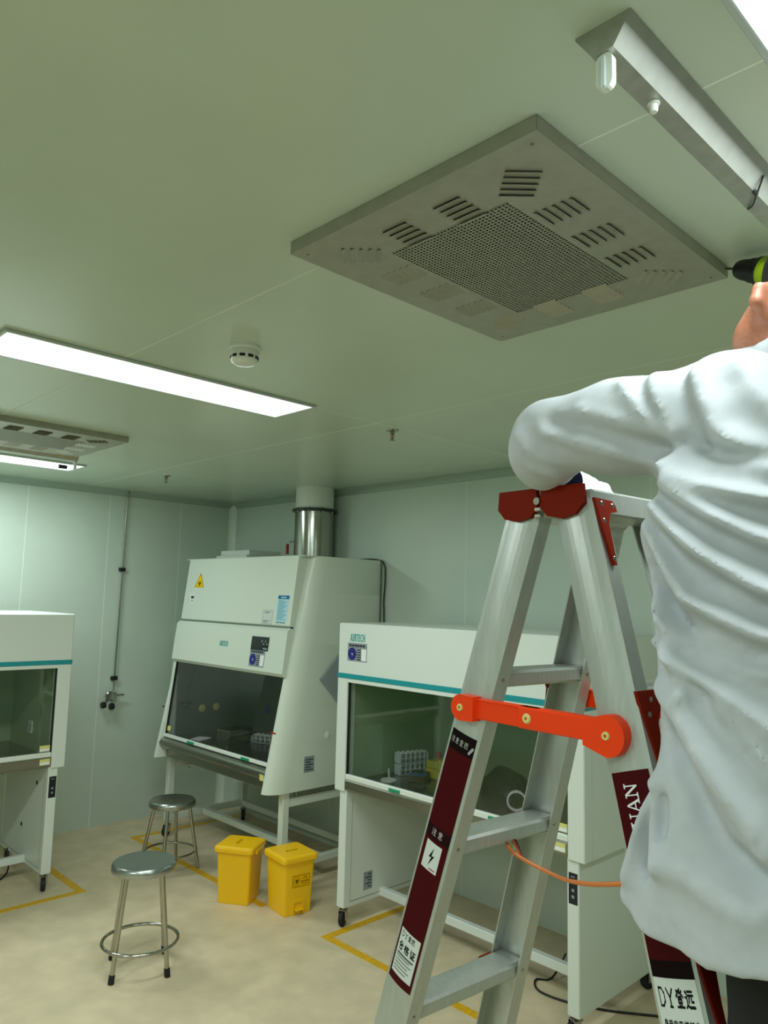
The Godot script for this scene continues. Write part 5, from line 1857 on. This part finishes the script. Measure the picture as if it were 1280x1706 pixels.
	part_mesh("lab_coat", net(f_coat, pp(0.86, 1.37, 0.98), pp(1.74, 2.56, 0.27), 0.0062, 3, 0.04), M.coat, t)
	# collar
	f_clear(0.012)
	var ring := []
	for i in 13:
		var a := -PI * 0.72 + PI * 1.44 * i / 12.0
		ring.append(pp(1.143 - cos(a) * 0.0 + sin(a) * 0.070, 2.232 + 0.020 * cos(a) * 1.0 - 0.02 * (1.0 - cos(a)), 0.478 - cos(a) * 0.066))
	for i in 12:
		bone(ring[i], ring[i + 1], 0.013, 0.013)
		bone(ring[i] + Vector3(0, -0.018, 0), ring[i + 1] + Vector3(0, -0.018, 0), 0.016, 0.016)
	part_mesh("collar", net(f_bones, pp(1.02, 2.12, 0.60), pp(1.27, 2.30, 0.36), 0.005), M.coat, t)
	# --- trousers and shoes ---
	f_clear(0.05)
	for s in [-1.0, 1.0]:
		var o: float = s * 0.082
		bone(pp(1.135 + o, 1.52, 0.460), pp(1.135 + o, 1.25, 0.455), 0.078, 0.072)
		bone(pp(1.135 + o, 1.25, 0.455), pp(1.140 + o, 0.86, 0.400), 0.068, 0.052)
	bone(pp(1.08, 1.56, 0.465), pp(1.18, 1.56, 0.465), 0.085, 0.085)
	part_mesh("trousers", net(f_bones, pp(0.90, 0.79, 0.60), pp(1.36, 1.74, 0.26), 0.012), M.trousers, t)
	for s in [-1.0, 1.0]:
		f_clear(0.03)
		var o: float = s * 0.082
		bone(pp(1.14 + o, 0.845, 0.385), pp(1.14 + o, 0.815, 0.37), 0.042, 0.038)
		bone(pp(1.14 + o, 0.812, 0.36), pp(1.14 + o, 0.806, 0.50), 0.036, 0.030)
		var fs := func(p: Vector3) -> float: return maxf(f_bones(p), -p.y)
		part_mesh("shoe", net(fs, pp(1.08 + o, 0.765, 0.56), pp(1.20 + o, 0.90, 0.30), 0.008), M.black, t)
	# --- cuffs of a dark sweater between sleeve and glove ---
	for k in [[pp(1.065, 2.100, 0.858), pp(1.200, 2.090, 0.918), 0.036], [pp(1.650, 2.468, 0.606), pp(1.672, 2.495, 0.622), 0.036]]:
		var s := S()
		tube(s, [k[0], (k[0] + k[1]) / 2, k[1]], k[2], 20)
		part("sweater_cuff", s, M.sweater, t)
	# --- gloves: palm, thumb and four fingers ---
	f_clear(0.014)
	bone(pp(1.200, 2.092, 0.920), pp(1.236, 2.094, 0.938), 0.036, 0.034)
	bone(pp(1.240, 2.096, 0.945), pp(1.262, 2.092, 0.918), 0.030, 0.022)
	bone(pp(1.245, 2.094, 0.942), pp(1.285, 2.090, 0.922), 0.030, 0.022)
	for i in 4:
		var c: float = 1.240 + 0.0195 * i
		var ln_: float = [0.9, 1.0, 1.05, 0.85][3 - i]
		bone(pp(c + 0.004, 2.090, 0.922), pp(c, 2.086, 0.922 - 0.030 * ln_), 0.0112, 0.0102)
		bone(pp(c, 2.086, 0.922 - 0.030 * ln_), pp(c - 0.002, 2.066, 0.922 - 0.046 * ln_), 0.0102, 0.0095)
		bone(pp(c - 0.002, 2.066, 0.922 - 0.046 * ln_), pp(c - 0.003, 2.050, 0.922 - 0.045 * ln_), 0.0095, 0.0085)
	bone(pp(1.232, 2.092, 0.925), pp(1.222, 2.076, 0.908), 0.015, 0.012)
	bone(pp(1.222, 2.076, 0.908), pp(1.226, 2.064, 0.884), 0.0115, 0.0095)
	F_k = 0.008
	part_mesh("glove", net(f_bones, pp(1.15, 2.02, 0.99), pp(1.35, 2.16, 0.84), 0.0035), M.glove, t)
	# right hand closed on the drill's grip (grip runs from G0 down to G1)
	f_clear(0.010)
	var G0 := pp(DR.x, DR.y, DR.z)
	var dn := Vector3(-0.10, -0.93, 0.20).normalized()
	var fwd := Vector3(0.15, 0.20, -0.95).normalized()
	fwd = (fwd - dn * fwd.dot(dn)).normalized()
	var sd_ := dn.cross(fwd).normalized()
	bone(pp(1.660, 2.480, 0.612), pp(1.680, 2.502, 0.626), 0.036, 0.034)
	var pc := G0 + dn * 0.055 - fwd * 0.038
	bone(pp(1.680, 2.502, 0.626), pc, 0.033, 0.030)
	for i in 4:
		var at: Vector3 = G0 + dn * (0.020 + 0.021 * i)
		bone(at - fwd * 0.028 + sd_ * 0.018, at + fwd * 0.004 + sd_ * 0.031, 0.011, 0.0105)
		bone(at + fwd * 0.004 + sd_ * 0.031, at + fwd * 0.031 + sd_ * 0.012, 0.0105, 0.0095)
		bone(at + fwd * 0.031 + sd_ * 0.012, at + fwd * 0.028 - sd_ * 0.012, 0.0095, 0.0085)
	bone(G0 + dn * 0.03 - fwd * 0.036 - sd_ * 0.010, G0 + dn * 0.018 - fwd * 0.006 - sd_ * 0.031, 0.014, 0.012)
	bone(G0 + dn * 0.018 - fwd * 0.006 - sd_ * 0.031, G0 + dn * 0.022 + fwd * 0.024 - sd_ * 0.028, 0.0115, 0.0095)
	F_k = 0.008
	part_mesh("glove", net(f_bones, pc - Vector3(0.12, 0.12, 0.12), pc + Vector3(0.12, 0.12, 0.12), 0.004), M.glove, t)

# top of the drill's grip in (c, y, e)
const DR := Vector3(1.737, 2.588, 0.690)
func drill():
	var T := W3(1.772, 2.688, 0.868)
	var A := W3(1.772 - 0.15, 2.688 - 0.42, 0.868 - 0.90)
	var b := (A - T).normalized()
	var t := thing("power_drill", "black and lime cordless drill held at the diffuser's corner", "drill", T)
	var bs := Basis()
	bs.y = b
	bs.x = b.cross(Vector3.UP).normalized()
	bs.z = bs.x.cross(bs.y)
	var s := S()
	lathe(s, [Vector2(0.0001, 0.0), Vector2(0.0022, 0.002), Vector2(0.0036, 0.006), Vector2(0.0036, 0.05)], 10, Vector3.ZERO, bs)
	part("bit", s, M.steel, t)
	s = S()
	lathe(s, [Vector2(0.006, 0.034), Vector2(0.014, 0.035), Vector2(0.020, 0.041), Vector2(0.024, 0.052), Vector2(0.026, 0.070), Vector2(0.026, 0.078), Vector2(0.029, 0.080), Vector2(0.030, 0.098), Vector2(0.034, 0.102), Vector2(0.035, 0.114), Vector2(0.0001, 0.114)], 28, Vector3.ZERO, bs)
	part("chuck", s, M.drill, t, "black keyless chuck")
	s = S()
	lathe(s, [Vector2(0.0001, 0.112), Vector2(0.034, 0.112), Vector2(0.036, 0.116), Vector2(0.036, 0.124), Vector2(0.034, 0.130), Vector2(0.034, 0.205), Vector2(0.028, 0.225), Vector2(0.0001, 0.228)], 24, Vector3.ZERO, bs)
	part("motor_housing", s, M.lime, t, "lime green motor housing")
	s = S()
	var g0 := W3(DR.x, DR.y + 0.02, DR.z) - T
	var dn := Basis(Vector3.UP, deg_to_rad(TURN)) * Vector3(-0.10, -0.93, 0.20).normalized()
	tube(s, [g0, g0 + dn * 0.06, g0 + dn * 0.125], [0.021, 0.018, 0.021], 14)
	part("grip", s, M.drill, t)
	s = S()
	cbox(s, g0 + dn * 0.145, Vector3(0.06, 0.045, 0.10), 0.008)
	part("battery", s, M.drill, t)

# ------------------------------------------------------------------ cords
func cords():
	var s := S()
	var pts := curve([W3(1.30, 1.385, 1.14), W3(1.24, 1.373, 1.10), W3(1.17, 1.372, 1.02), W3(1.10, 1.388, 0.87), W3(1.04, 1.415, 0.77), W3(0.995, 1.45, 0.675), W3(0.99, 1.48, 0.60), W3(1.0, 1.52, 0.55)], 40)
	tube(s, pts, 0.0036, 8)
	var o := part(numbered("extension_cord"), s, M.cord_orange, self)
	tag(o, "orange cord running from the ladder's rung to behind the lab coat", "cord")
	for k in [[M.red_cap, Vector3(0, 0.006, 0)], [M.black, Vector3(0.0, 0.004, 0.006)], [M.label_yellow, Vector3(0, -0.005, 0.003)]]:
		s = S()
		tube(s, curve([W3(1.29, 1.383, 1.13) + k[1], W3(1.24, 1.374, 1.09) + k[1] * 1.6, W3(1.19, 1.374, 1.03) + k[1], W3(1.15, 1.376, 0.98)], 14), 0.0022, 6)
		part("wire", s, k[0], o)
	s = S()
	tube(s, curve([Vector3(3.82, 2.139, -4.30), Vector3(3.85, 2.142, -4.10), Vector3(3.868, 2.12, -3.988), Vector3(3.875, 2.0, -3.975), Vector3(3.875, 1.85, -3.985), Vector3(3.875, 1.6, -3.975), Vector3(3.87, 0.4, -3.95), Vector3(3.8, 0.01, -3.9)], 40), 0.005, 8)
	tag(part(numbered("black_cable"), s, M.black, self), "black power cord hanging on the wall behind the tall cabinet", "cord")
	s = S()
	tube(s, curve([Vector3(3.50, 0.104, -2.22), Vector3(3.40, 0.01, -2.24), Vector3(3.34, 0.006, -2.29), Vector3(3.26, 0.006, -2.22), Vector3(3.27, 0.006, -2.08), Vector3(3.34, 0.006, -1.92), Vector3(3.5, 0.006, -1.7)], 40), 0.005, 8)
	tag(part(numbered("black_cable"), s, M.black, self), "black cord on the floor under the clean bench's right end", "cord")
	s = S()
	tube(s, curve([Vector3(1.40, 0.006, -5.20), Vector3(1.65, 0.006, -5.24), Vector3(1.80, 0.006, -5.31), Vector3(1.89, 0.03, -5.42), Vector3(1.90, 0.14, -5.50)], 30), 0.005, 8)
	tag(part(numbered("black_cable"), s, M.black, self), "black cord on the floor under the left clean bench", "cord")
